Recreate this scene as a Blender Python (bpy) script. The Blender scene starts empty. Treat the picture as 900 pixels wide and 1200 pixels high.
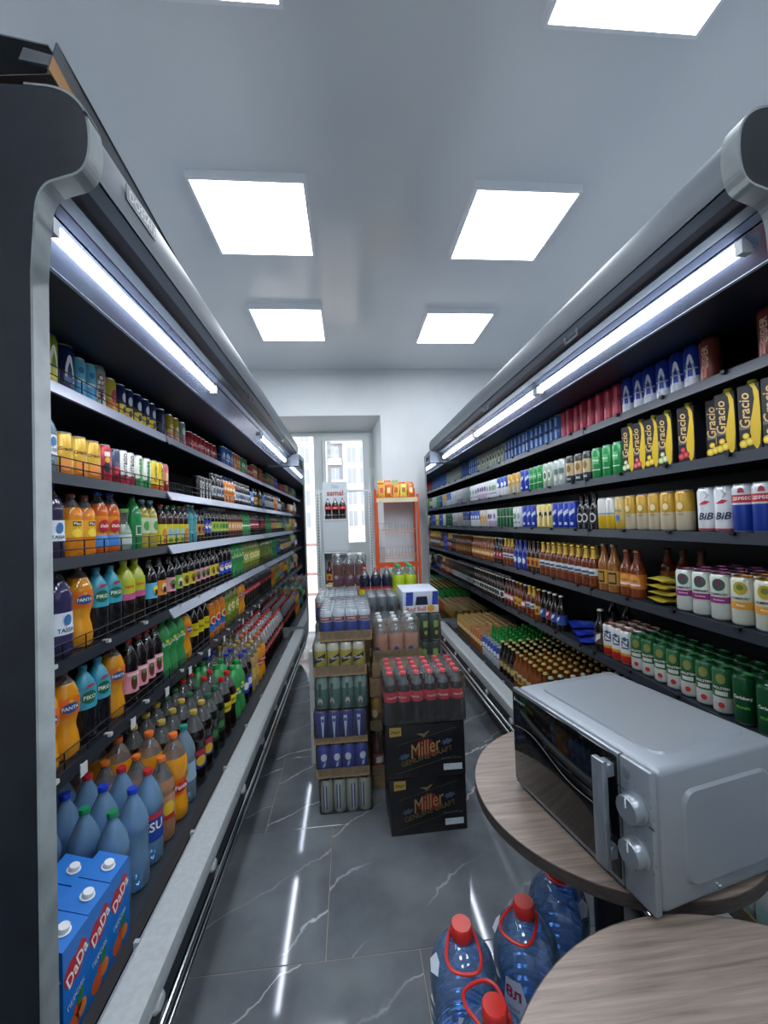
import bpy, bmesh, math, random
from mathutils import Vector, Matrix
random.seed(7)
S = bpy.context.scene
COL = S.collection
PI = math.pi

# ------------------------------------------------------------------ camera
HC = 1.42
F_PX = 481.0
def cam_axes(yaw, pitch, roll):
    yaw, pitch, roll = map(math.radians, (yaw, pitch, roll))
    fwd = Vector((math.sin(yaw) * math.cos(pitch), math.cos(yaw) * math.cos(pitch), math.sin(pitch)))
    right = Vector((math.cos(yaw), -math.sin(yaw), 0))
    up = right.cross(fwd)
    c, s = math.cos(roll), math.sin(roll)
    return c * right + s * up, -s * right + c * up, fwd
r_, u_, w_ = cam_axes(5.0, 1.45, -2.0)
cd = bpy.data.cameras.new('camera'); cam = bpy.data.objects.new('camera', cd); COL.objects.link(cam)
cd.sensor_fit = 'VERTICAL'; cd.sensor_height = 36.0; cd.sensor_width = 27.0
cd.lens = F_PX / 1200 * 36.0
cd.clip_start = 0.02; cd.clip_end = 300
cam.matrix_world = Matrix(((r_.x, u_.x, -w_.x, 0), (r_.y, u_.y, -w_.y, 0), (r_.z, u_.z, -w_.z, HC), (0, 0, 0, 1)))
S.camera = cam
# ------------------------------------------------------------------ world, exposure
W = bpy.data.worlds.new('overcast_sky'); S.world = W; W.use_nodes = True
W.node_tree.nodes['Background'].inputs[0].default_value = (0.93, 0.97, 1.0, 1)
W.node_tree.nodes['Background'].inputs[1].default_value = 4.5
vs = S.view_settings
vs.view_transform = 'Standard'; vs.look = 'None'; vs.gamma = 1.0; vs.use_curve_mapping = False
vs.exposure = 0.0
PANEL_E = 15.0
TUBE_E = 26.0

# ------------------------------------------------------------------ materials
def lin(h):
    if not isinstance(h, str): return tuple(h[:3])
    h = h.lstrip('#'); o = []
    for i in (0, 2, 4):
        c = int(h[i:i + 2], 16) / 255
        o.append(c / 12.92 if c <= .04045 else ((c + .055) / 1.055) ** 2.4)
    return tuple(o)
MC = {}
def P(col, rough=.4, metal=0., spec=.5, coat=0., emis=0., name=None):
    if isinstance(col, bpy.types.Material): return col
    key = (col, rough, metal, spec, coat, emis)
    if key in MC: return MC[key]
    m = bpy.data.materials.new(name or 'paint_%s' % str(col).strip('#')); m.use_nodes = True
    b = m.node_tree.nodes['Principled BSDF']; c = lin(col)
    b.inputs['Base Color'].default_value = (*c, 1)
    b.inputs['Roughness'].default_value = rough; b.inputs['Metallic'].default_value = metal
    b.inputs['Specular IOR Level'].default_value = spec
    if coat: b.inputs['Coat Weight'].default_value = coat; b.inputs['Coat Roughness'].default_value = .08
    if emis: b.inputs['Emission Color'].default_value = (*c, 1); b.inputs['Emission Strength'].default_value = emis
    MC[key] = m
    return m
def clear(tint, haze=.12, gloss=.25, rough=.06, name='clear_plastic', bump=0.):
    key = ('clear', tint, haze, gloss, rough, bump)
    if key in MC: return MC[key]
    m = bpy.data.materials.new(name); m.use_nodes = True; nt = m.node_tree; nt.nodes.clear()
    out = nt.nodes.new('ShaderNodeOutputMaterial')
    tr = nt.nodes.new('ShaderNodeBsdfTransparent'); tr.inputs[0].default_value = (*lin(tint), 1)
    df = nt.nodes.new('ShaderNodeBsdfDiffuse'); df.inputs[0].default_value = (*[min(1, c * 1.1 + .05) for c in lin(tint)], 1)
    gl = nt.nodes.new('ShaderNodeBsdfGlossy'); gl.inputs['Roughness'].default_value = rough; gl.inputs[0].default_value = (.95, .97, 1, 1)
    m1 = nt.nodes.new('ShaderNodeMixShader'); m1.inputs[0].default_value = haze
    lw = nt.nodes.new('ShaderNodeLayerWeight'); lw.inputs[0].default_value = gloss
    m2 = nt.nodes.new('ShaderNodeMixShader')
    L = nt.links.new
    L(tr.outputs[0], m1.inputs[1]); L(df.outputs[0], m1.inputs[2])
    L(lw.outputs['Fresnel'], m2.inputs[0]); L(m1.outputs[0], m2.inputs[1]); L(gl.outputs[0], m2.inputs[2])
    if bump:
        n = nt.nodes.new('ShaderNodeTexNoise'); n.inputs['Scale'].default_value = 28
        tc = nt.nodes.new('ShaderNodeTexCoord'); L(tc.outputs['Object'], n.inputs['Vector'])
        bp = nt.nodes.new('ShaderNodeBump'); bp.inputs['Strength'].default_value = bump; bp.inputs['Distance'].default_value = .02
        L(n.outputs[0], bp.inputs['Height']); L(bp.outputs[0], gl.inputs['Normal']); L(bp.outputs[0], lw.inputs['Normal'])
    L(m2.outputs[0], out.inputs[0])
    MC[key] = m
    return m
def noisy(col1, col2, scale, rough=.5, detail=4, stretch=(1, 1, 1), coords='Object', bump=0., spec=.5, name='surface', lo=.35, hi=.65, metal=0.):
    m = bpy.data.materials.new(name); m.use_nodes = True; nt = m.node_tree; L = nt.links.new
    b = nt.nodes['Principled BSDF']
    tc = nt.nodes.new('ShaderNodeTexCoord'); mp = nt.nodes.new('ShaderNodeMapping'); mp.inputs['Scale'].default_value = stretch
    n = nt.nodes.new('ShaderNodeTexNoise'); n.inputs['Scale'].default_value = scale; n.inputs['Detail'].default_value = detail
    cr = nt.nodes.new('ShaderNodeValToRGB')
    cr.color_ramp.elements[0].position = lo; cr.color_ramp.elements[1].position = hi
    cr.color_ramp.elements[0].color = (*lin(col1), 1); cr.color_ramp.elements[1].color = (*lin(col2), 1)
    L(tc.outputs[coords], mp.inputs[0]); L(mp.outputs[0], n.inputs['Vector']); L(n.outputs[0], cr.inputs[0]); L(cr.outputs[0], b.inputs['Base Color'])
    b.inputs['Roughness'].default_value = rough; b.inputs['Specular IOR Level'].default_value = spec; b.inputs['Metallic'].default_value = metal
    if bump:
        bp = nt.nodes.new('ShaderNodeBump'); bp.inputs['Strength'].default_value = bump; bp.inputs['Distance'].default_value = .003
        L(n.outputs[0], bp.inputs['Height']); L(bp.outputs[0], b.inputs['Normal'])
    return m
def emit(col, e, name):
    m = bpy.data.materials.new(name); m.use_nodes = True; nt = m.node_tree; nt.nodes.clear()
    o = nt.nodes.new('ShaderNodeOutputMaterial'); em = nt.nodes.new('ShaderNodeEmission')
    em.inputs[0].default_value = (*lin(col), 1); em.inputs[1].default_value = e
    nt.links.new(em.outputs[0], o.inputs[0]); return m

# ------------------------------------------------------------------ mesh building
class B:
    def __init__(s): s.v = []; s.f = []; s.m = []; s.mats = []; s.flat = set()
    def mi(s, mat):
        if mat not in s.mats: s.mats.append(mat)
        return s.mats.index(mat)
    def add(s, vs_, fs, mat, xf=None):
        k = len(s.v); i = s.mi(mat)
        s.v += [tuple(xf(p)) if xf else tuple(p) for p in vs_]
        for f in fs: s.f.append(tuple(a + k for a in f)); s.m.append(i)
        return s
    def lathe(s, prof, seg=20, mat=None, cx=0, cy=0, capb=True, capt=True, xf=None):
        # prof: (r, z, material of the band that starts here)
        n = len(prof); vs_ = []
        for p in prof:
            for j in range(seg):
                a = 2 * PI * j / seg
                vs_.append((cx + p[0] * math.cos(a), cy + p[0] * math.sin(a), p[1]))
        groups = {}
        for i in range(n - 1):
            mm = prof[i][2] if len(prof[i]) > 2 else mat
            for j in range(seg):
                j2 = (j + 1) % seg
                groups.setdefault(mm, []).append((i * seg + j, i * seg + j2, (i + 1) * seg + j2, (i + 1) * seg + j))
        if capb: groups.setdefault(prof[0][2] if len(prof[0]) > 2 else mat, []).append(tuple(reversed(range(seg))))
        if capt: groups.setdefault((prof[n - 2][2] if len(prof[n - 2]) > 2 else mat), []).append(tuple(range((n - 1) * seg, n * seg)))
        k = len(s.v); s.v += [tuple(xf(p)) if xf else p for p in vs_]
        for mm, fs in groups.items():
            i = s.mi(mm)
            for f in fs: s.f.append(tuple(a + k for a in f)); s.m.append(i)
        return s
    def box(s, x0, x1, y0, y1, z0, z1, mat, xf=None):
        x0, x1 = min(x0, x1), max(x0, x1); y0, y1 = min(y0, y1), max(y0, y1); z0, z1 = min(z0, z1), max(z0, z1)
        vs_ = [(x0, y0, z0), (x1, y0, z0), (x1, y1, z0), (x0, y1, z0), (x0, y0, z1), (x1, y0, z1), (x1, y1, z1), (x0, y1, z1)]
        return s.add(vs_, [(3, 2, 1, 0), (4, 5, 6, 7), (0, 1, 5, 4), (1, 2, 6, 5), (2, 3, 7, 6), (3, 0, 4, 7)], mat, xf)
    def bm(s, bm_, mat, xf=None):
        bm_.verts.index_update()
        s.add([v.co[:] for v in bm_.verts], [[v.index for v in f.verts] for f in bm_.faces], mat, xf)
        bm_.free(); return s
    def rbox(s, x0, x1, y0, y1, z0, z1, mat, r=.01, seg=3, xf=None):
        b = bmesh.new(); bmesh.ops.create_cube(b, size=1)
        for v in b.verts: v.co = Vector(((x0 + x1) / 2 + v.co.x * (x1 - x0), (y0 + y1) / 2 + v.co.y * (y1 - y0), (z0 + z1) / 2 + v.co.z * (z1 - z0)))
        bmesh.ops.bevel(b, geom=b.edges[:], offset=r, segments=seg, affect='EDGES', profile=.5)
        return s.bm(b, mat, xf)
    def prism(s, poly, y0, y1, mat, mp=lambda u, y, z: (u, y, z)):
        # polygon in (u, z) extruded along y
        n = len(poly)
        b = bmesh.new()
        a = [b.verts.new(mp(u, y0, z)) for u, z in poly]; c = [b.verts.new(mp(u, y1, z)) for u, z in poly]
        b.faces.new(a); b.faces.new(c)
        for i in range(n): j = (i + 1) % n; b.faces.new((a[i], a[j], c[j], c[i]))
        bmesh.ops.recalc_face_normals(b, faces=b.faces[:])
        return s.bm(b, mat)
    def tube(s, path, r, mat, seg=8, closed=False, xf=None):
        pts = [Vector(p) for p in path]; n = len(pts); rings = []
        up = None
        for i in range(n):
            if closed: t = pts[(i + 1) % n] - pts[i - 1]
            else: t = pts[min(i + 1, n - 1)] - pts[max(i - 1, 0)]
            t.normalize()
            if up is None:
                up = Vector((0, 0, 1)) if abs(t.z) < .9 else Vector((1, 0, 0))
            a = t.cross(up).normalized(); bb = a.cross(t).normalized(); up = bb
            rings.append([pts[i] + r * (math.cos(2 * PI * j / seg) * a + math.sin(2 * PI * j / seg) * bb) for j in range(seg)])
        vs_ = [p[:] for rg in rings for p in rg]; fs = []
        for i in range(n if closed else n - 1):
            i2 = (i + 1) % n
            for j in range(seg):
                j2 = (j + 1) % seg; fs.append((i * seg + j, i2 * seg + j, i2 * seg + j2, i * seg + j2))
        if not closed: fs += [tuple(range(seg)), tuple(reversed(range((n - 1) * seg, n * seg)))]
        return s.add(vs_, fs, mat, xf)
    def mesh(s, name, angle=.7, smooth=True):
        me = bpy.data.meshes.new(name); me.from_pydata(s.v, [], s.f)
        for m in s.mats: me.materials.append(m)
        me.polygons.foreach_set('material_index', s.m)
        if smooth:
            me.polygons.foreach_set('use_smooth', [True] * len(s.f)); me.set_sharp_from_angle(angle=angle)
        me.update(); return me
    def obj(s, name, parent=None, loc=None, rz=None, angle=.7, smooth=True):
        return ob(name, s.mesh(name, angle, smooth), parent, loc, rz)
def ob(name, me, parent=None, loc=None, rz=None):
    o = bpy.data.objects.new(name, me); COL.objects.link(o)
    if parent is not None: o.parent = parent
    if loc is not None: o.location = loc
    if rz is not None: o.rotation_euler = (0, 0, rz)
    return o
def tag(o, label, cat, group=None):
    o['label'] = label; o['category'] = cat
    if group: o['group'] = group
    return o
def struct(o): o['kind'] = 'structure'; return o
def thing(name, label, cat, loc=(0, 0, 0), rz=0, group=None):
    o = bpy.data.objects.new(name, None); COL.objects.link(o); o.location = loc; o.rotation_euler = (0, 0, rz); o.empty_display_size = .05
    return tag(o, label, cat, group)
def joined(parts):
    r = B()
    for _, b in parts:
        k = len(r.v); r.v += b.v
        for f, m in zip(b.f, b.m): r.f.append(tuple(a + k for a in f)); r.m.append(r.mi(b.mats[m]))
    return r

TXT = {}
def text_bm(body, w=None, h=None, shear=0., bold=0.):
    key = (body, shear, bold)
    if key not in TXT:
        c = bpy.data.curves.new('t', 'FONT'); c.body = body; c.size = 1; c.shear = shear; c.resolution_u = 2; c.offset = bold
        c.align_x = 'CENTER'; c.align_y = 'CENTER'; c.fill_mode = 'FRONT'
        o = bpy.data.objects.new('t', c); COL.objects.link(o)
        me = o.to_mesh()
        vs_ = [v.co[:2] for v in me.vertices]; fs = [tuple(p.vertices) for p in me.polygons]
        o.to_mesh_clear(); bpy.data.objects.remove(o); bpy.data.curves.remove(c)
        xs = [v[0] for v in vs_] or [0, 1]; ys = [v[1] for v in vs_] or [0, 1]
        cx, cy = (min(xs) + max(xs)) / 2, (min(ys) + max(ys)) / 2
        TXT[key] = ([(x - cx, y - cy) for x, y in vs_], fs, max(xs) - min(xs), max(ys) - min(ys))
    vs_, fs, tw, th = TXT[key]
    sx = (w / tw) if w else (h / th); sy = (h / th) if h else sx
    b = bmesh.new(); vv = [b.verts.new((x * sx, y * sy, 0)) for x, y in vs_]
    for f in fs:
        try: b.faces.new([vv[i] for i in f])
        except ValueError: pass
    return b
def poly_bm(pts):
    b = bmesh.new(); vv = [b.verts.new((x, y, 0)) for x, y in pts]; b.faces.new(vv); return b
def ell(rx, ry, n=20): return [(rx * math.cos(2 * PI * i / n), ry * math.sin(2 * PI * i / n)) for i in range(n)]
def wrap_bm(b, r, zc, ang=0., step=.006):
    xs = [v.co.x for v in b.verts]
    x = math.floor(min(xs) / step) * step + step
    while x < max(xs):
        bmesh.ops.bisect_plane(b, geom=b.verts[:] + b.edges[:] + b.faces[:], plane_co=(x, 0, 0), plane_no=(1, 0, 0)); x += step
    for v in b.verts:
        a = v.co.x / r + ang; z = zc + v.co.y
        v.co = (r * math.cos(a), r * math.sin(a), z)
    return b
def deco_add(bl, deco, r, h, rot90=False):
    lay = 0
    for d in deco:
        lay += 1; rr = r + .0005 + .0003 * lay
        if d[0] == 't': b = text_bm(d[1], w=d[2] * r, h=None, shear=d[5] if len(d) > 5 else 0, bold=.02); 
        elif d[0] == 'v': # vertical text reading upwards
            b = text_bm(d[1], w=d[2] * h, bold=.02)
            for v in b.verts: v.co = (-v.co.y, v.co.x, 0)
        elif d[0] == 'e': b = poly_bm(ell(d[1] * r, d[2] * h))
        elif d[0] == 'r': b = poly_bm([(-d[1] * r, -d[2] * h), (d[1] * r, -d[2] * h), (d[1] * r, d[2] * h), (-d[1] * r, d[2] * h)])
        elif d[0] == 'p': b = poly_bm([(x * r, y * h) for x, y in d[1]])
        ang = d[-1] if isinstance(d[-1], float) and d[0] == 'p' and len(d) > 4 else 0.
        z = d[3] if d[0] in 'tver' else d[2]
        col = d[4] if d[0] in 'tver' else d[3]
        if d[0] == 'v': z, col = d[3], d[4]
        wrap_bm(b, rr, z * h, ang); bl.bm(b, P(col, .35))
# ------------------------------------------------------------------ room shell
Y_BACK, X_L, X_R, Y_REAR, Z_C = 4.77, -1.75, 2.30, -3.2, HC + 1.80
def marble():
    m = bpy.data.materials.new('grey_marble_tile'); m.use_nodes = True; nt = m.node_tree; L = nt.links.new
    b = nt.nodes['Principled BSDF']
    g = nt.nodes.new('ShaderNodeNewGeometry'); oi = nt.nodes.new('ShaderNodeObjectInfo')
    ad = nt.nodes.new('ShaderNodeVectorMath'); ad.operation = 'MULTIPLY_ADD'
    cv = nt.nodes.new('ShaderNodeCombineXYZ'); L(oi.outputs['Random'], cv.inputs[0]); L(oi.outputs['Random'], cv.inputs[1])
    ad.inputs[1].default_value = (7, 3, 0); L(cv.outputs[0], ad.inputs[0]); L(g.outputs['Position'], ad.inputs[2])
    dp = nt.nodes.new('ShaderNodeVectorMath'); dp.operation = 'DOT_PRODUCT'; dp.inputs[1].default_value = (-.62, .9, 0); L(ad.outputs[0], dp.inputs[0])
    n1 = nt.nodes.new('ShaderNodeTexNoise'); n1.inputs['Scale'].default_value = 2.6; n1.inputs['Detail'].default_value = 5; n1.inputs['Roughness'].default_value = .55
    L(ad.outputs[0], n1.inputs['Vector'])
    m1 = nt.nodes.new('ShaderNodeMath'); m1.operation = 'MULTIPLY_ADD'; m1.inputs[1].default_value = .26; L(n1.outputs[0], m1.inputs[0]); L(dp.outputs['Value'], m1.inputs[2])
    pp = nt.nodes.new('ShaderNodeMath'); pp.operation = 'PINGPONG'; pp.inputs[1].default_value = .14; L(m1.outputs[0], pp.inputs[0])
    r1 = nt.nodes.new('ShaderNodeMapRange'); r1.inputs[1].default_value = 0; r1.inputs[2].default_value = .006; r1.inputs[3].default_value = .9; r1.inputs[4].default_value = 0
    L(pp.outputs[0], r1.inputs[0])
    n3 = nt.nodes.new('ShaderNodeTexNoise'); n3.inputs['Scale'].default_value = 1.7; L(ad.outputs[0], n3.inputs['Vector'])
    r3 = nt.nodes.new('ShaderNodeMapRange'); r3.inputs[1].default_value = .40; r3.inputs[2].default_value = .55; L(n3.outputs[0], r3.inputs[0])
    mu = nt.nodes.new('ShaderNodeMath'); mu.operation = 'MULTIPLY'; L(r1.outputs[0], mu.inputs[0]); L(r3.outputs[0], mu.inputs[1])
    n2 = nt.nodes.new('ShaderNodeTexNoise'); n2.inputs['Scale'].default_value = 3.5; n2.inputs['Detail'].default_value = 6; L(g.outputs['Position'], n2.inputs['Vector'])
    cr = nt.nodes.new('ShaderNodeValToRGB'); cr.color_ramp.elements[0].position = .3; cr.color_ramp.elements[1].position = .75
    cr.color_ramp.elements[0].color = (*lin('#51565c'), 1); cr.color_ramp.elements[1].color = (*lin('#70767b'), 1); L(n2.outputs[0], cr.inputs[0])
    mx = nt.nodes.new('ShaderNodeMix'); mx.data_type = 'RGBA'; mx.inputs[7].default_value = (*lin('#b4b6b6'), 1)
    L(mu.outputs[0], mx.inputs[0]); L(cr.outputs[0], mx.inputs[6]); L(mx.outputs[2], b.inputs['Base Color'])
    b.inputs['Roughness'].default_value = .055; b.inputs['Specular IOR Level'].default_value = .5
    return m
M_TILE = marble()
fl = struct(B().box(X_L - .2, X_R + .2, Y_REAR - .1, 5.4, -.06, -.0025, P('#8a8377', .7, name='tile_grout')).obj('floor', smooth=False))
tm = B().rbox(-.5985, .5985, -.2985, .2985, -.012, 0, M_TILE, r=.0012, seg=1).mesh('tile', smooth=False)
row = 0; y = 1.39 - .6 * 7
while y < 5.2:
    k = round((y - 1.39) / .6)
    x = -.12 - .31 * k
    x -= math.ceil((x - (X_L - .2)) / 1.2) * 1.2
    while x < X_R:
        if x > X_L - 1.3: ob('floor_tile', tm, fl, (x + .6, y + .3, 0))
        x += 1.2
    y += .6
M_WALL = noisy('#e0e6ea', '#e6ebee', 3, .6, name='white_wall_paint')
M_CEIL = noisy('#dde3e8', '#e3e8ec', 1.2, .14, name='gloss_stretch_ceiling', spec=.35)
struct(B().box(X_L - .2, X_R + .2, Y_REAR - .1, Y_BACK + .1, Z_C, Z_C + .1, M_CEIL).obj('ceiling', smooth=False))
struct(B().box(X_L - .15, X_L, Y_REAR, Y_BACK, 0, Z_C, M_WALL).obj('wall_left', smooth=False))
struct(B().box(X_R, X_R + .15, Y_REAR, Y_BACK, 0, Z_C, M_WALL).obj('wall_right', smooth=False))
struct(B().box(X_L, X_R, Y_REAR - .1, Y_REAR, 0, Z_C, M_WALL).obj('wall_rear', smooth=False))
# back wall with a splayed window recess
NX0, NX1, NZ = -1.25, .414, 2.68; IX0, IX1, IZ, IY = -1.15, .33, 2.57, 5.2
M_REV = P('#d3d8da', .6, name='window_reveal_paint')
wb = B()
wb.box(X_L - .1, NX0, Y_BACK, Y_BACK + .5, 0, Z_C, M_WALL); wb.box(NX1, X_R + .1, Y_BACK, Y_BACK + .5, 0, Z_C, M_WALL); wb.box(NX0, NX1, Y_BACK, Y_BACK + .5, NZ, Z_C, M_WALL)
wb.prism([(NX1, Y_BACK + .001), (NX1 + .02, Y_BACK + .5), (IX1, IY + .07), (IX1, IY)], 0, NZ, M_REV, lambda u, y, z: (u, z, y))
wb.prism([(NX0, Y_BACK + .001), (NX0 - .02, Y_BACK + .5), (IX0, IY + .07), (IX0, IY)], 0, NZ, M_REV, lambda u, y, z: (u, z, y))
wb.prism([(Y_BACK + .001, NZ), (Y_BACK + .5, NZ + .02), (IY + .07, IZ), (IY, IZ)], NX0, NX1 , M_REV, lambda u, y, z: (y, u, z))
struct(wb.obj('wall_back', smooth=False))
# window / balcony door
M_PVC = P('#c4cccd', .35, name='white_pvc')
wn = B().box(-.405, -.315, IY - .03, IY + .05, 0, IZ, M_PVC).box(IX0, IX1, IY - .02, IY + .05, IZ - .035, IZ, M_PVC).box(.295, IX1, IY - .02, IY + .05, 0, IZ - .035, M_PVC).box(IX0, -1.08, IY - .02, IY + .05, 0, IZ - .035, M_PVC).obj('window_1', smooth=False); struct(wn)
sash = B()
sx0, sx1, sz0, sz1 = -.318, .298, .98, IZ - .03
for a in ((sx0, sx0 + .062, sz0, sz1), (sx1 - .092, sx1, sz0, sz1), (sx0 + .062, sx1 - .092, sz0, 1.185), (sx0 + .062, sx1 - .092, 2.47, sz1)): sash.box(a[0], a[1], IY - .055, IY + .03, a[2], a[3], M_PVC)
so = sash.obj('sash', wn, smooth=False)
M_GLASS = clear('#f4f8fa', .01, .12, .01, 'window_glass')
B().box(sx0 + .06, sx1 - .09, IY - .01, IY - .002, 1.18, 2.475, M_GLASS).obj('pane', wn, smooth=False)
B().box(-1.08, -.405, IY + .0, IY + .008, .06, IZ - .035, M_GLASS).obj('pane', wn, smooth=False)
B().box(sx0, sx1, IY - .02, IY + .04, 0, .98, M_PVC).obj('lower_panel', wn, smooth=False)
hd = B().rbox(.255, .28, IY - .075, IY - .055, 1.72, 1.80, M_PVC, .006, 2); hd.rbox(.258, .277, IY - .10, IY - .075, 1.66, 1.78, M_PVC, .006, 2); hd.obj('window_handle', wn)
B().box(-.306, -.298, IY - .058, IY - .05, 1.18, 2.47, P('#7d8589', .5)).obj('seal', wn, smooth=False)
# ------------------------------------------------------------------ ceiling panels
M_DIFF = emit('#f4f9ff', PANEL_E, 'lit_diffuser')
M_FRAME = P('#eceef4', .45, name='panel_frame_paint')
def ceiling_panel(x, y, label):
    t = thing('ceiling_panel_light', label, 'ceiling light', (x, y, Z_C), 0, 'square ceiling light panels')
    h = .2975; fr = B()
    for a in ((-h, h, -h, -h + .014), (-h, h, h - .014, h), (-h, -h + .014, -h + .014, h - .014), (h - .014, h, -h + .014, h - .014)): fr.box(*a, -.045, 0, M_FRAME)
    fr.obj('frame', t, smooth=False)
    B().box(-h + .014, h - .014, -h + .014, h - .014, -.043, -.035, M_DIFF).obj('diffuser', t, smooth=False)
for i, (px, py, lb) in enumerate([(-.46, 1.075, 'lit square ceiling panel over the front of the soft-drink cooler'), (1.05, 1.075, 'lit square ceiling panel over the front of the beer cooler'),
        (-.46, 2.375, 'lit square ceiling panel above the middle of the soft-drink cooler'), (1.03, 2.375, 'lit square ceiling panel above the middle of the beer cooler'),
        (-.455, 3.63, 'lit square ceiling panel beside the window wall, soft-drink side'), (1.015, 3.67, 'lit square ceiling panel beside the window wall, beer side')]):
    ceiling_panel(px, py, lb)
for px in (-.46, 1.05):
    for py in (-.2, -1.5): ceiling_panel(px, py, 'lit ceiling panel over the shop floor, %s side, %s from the tables' % ('soda' if px < 0 else 'beer', 'first' if py > -1 else 'second'))

# ------------------------------------------------------------------ refrigerated cases
XC = .2
ZS = [1.893, 1.61, 1.34, 1.02, .68]
DECK = .25
M_NAVY = noisy('#090d15', '#131926', 9, .42, name='dark_navy_panel', spec=.4)
M_INNER = P('#141a28', .45, name='dark_inner_liner')
M_CEILIN = P('#16243a', .5, name='inner_canopy_liner')
M_TRIM = noisy('#666e72', '#7c8588', 14, .45, name='grey_edge_trim', lo=.3, hi=.6)
M_BUMP = noisy('#9fa6a9', '#a9b0b3', 60, .38, name='pale_bumper')
M_STEEL = P('#565f68', .48, .2, name='canopy_steel')
M_SLATE = P('#4e5964', .38, .3, name='slate_rail')
M_DARKR = P('#0d1220', .4, name='dark_blind_rail')
M_CHROME = P('#c9ced2', .12, 1.0, name='chrome')
M_SHELF = P('#20262f', .45, .2, name='dark_shelf_steel')
M_RAILD = P('#29303a', .4, .3, name='dark_price_rail')
M_RAILL = P('#9aa0b0', .35, .3, name='pale_lamplit_rail')  # grey rail with lamplight on the tilted faces painted in as pale lavender
M_WIRE = P('#14171c', .4, .4, name='black_wire')
M_BLACK = P('#08090c', .5, name='black_plastic')
M_MIRROR = P('#c2c8cc', .03, 1.0, name='mirror_end_panel')
M_TUBE = emit('#f2f6ff', TUBE_E, 'lit_tube')
M_REFL = P('#8f9bb5', .16, .8, name='lamp_reflector')
def chaikin(pts, n=2):
    for _ in range(n):
        o = [pts[0]]
        for (a, b), (c, d) in zip(pts[:-1], pts[1:]): o += [(a * .75 + c * .25, b * .75 + d * .25), (a * .25 + c * .75, b * .25 + d * .75)]
        pts = o + [pts[-1]]
    return pts
ZTOP = 2.337
NEARP = [(1.68, .05)] + chaikin([(.80, .05), (.70, .06), (.70, .20), (.70, .335), (.80, .335), (.822, .36), (.822, .46)]) + [(.822, 1.95)] + chaikin([(.816, 2.04), (.812, 2.10), (.795, 2.135), (.765, 2.147), (.725, 2.160), (.709, 2.195), (.707, 2.25), (.718, 2.30), (.76, 2.334), (.83, ZTOP)]) + [(1.68, ZTOP)]
YEND = {-1: (.872, .914), 1: (.830, .872)}
YF = 4.40
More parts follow.
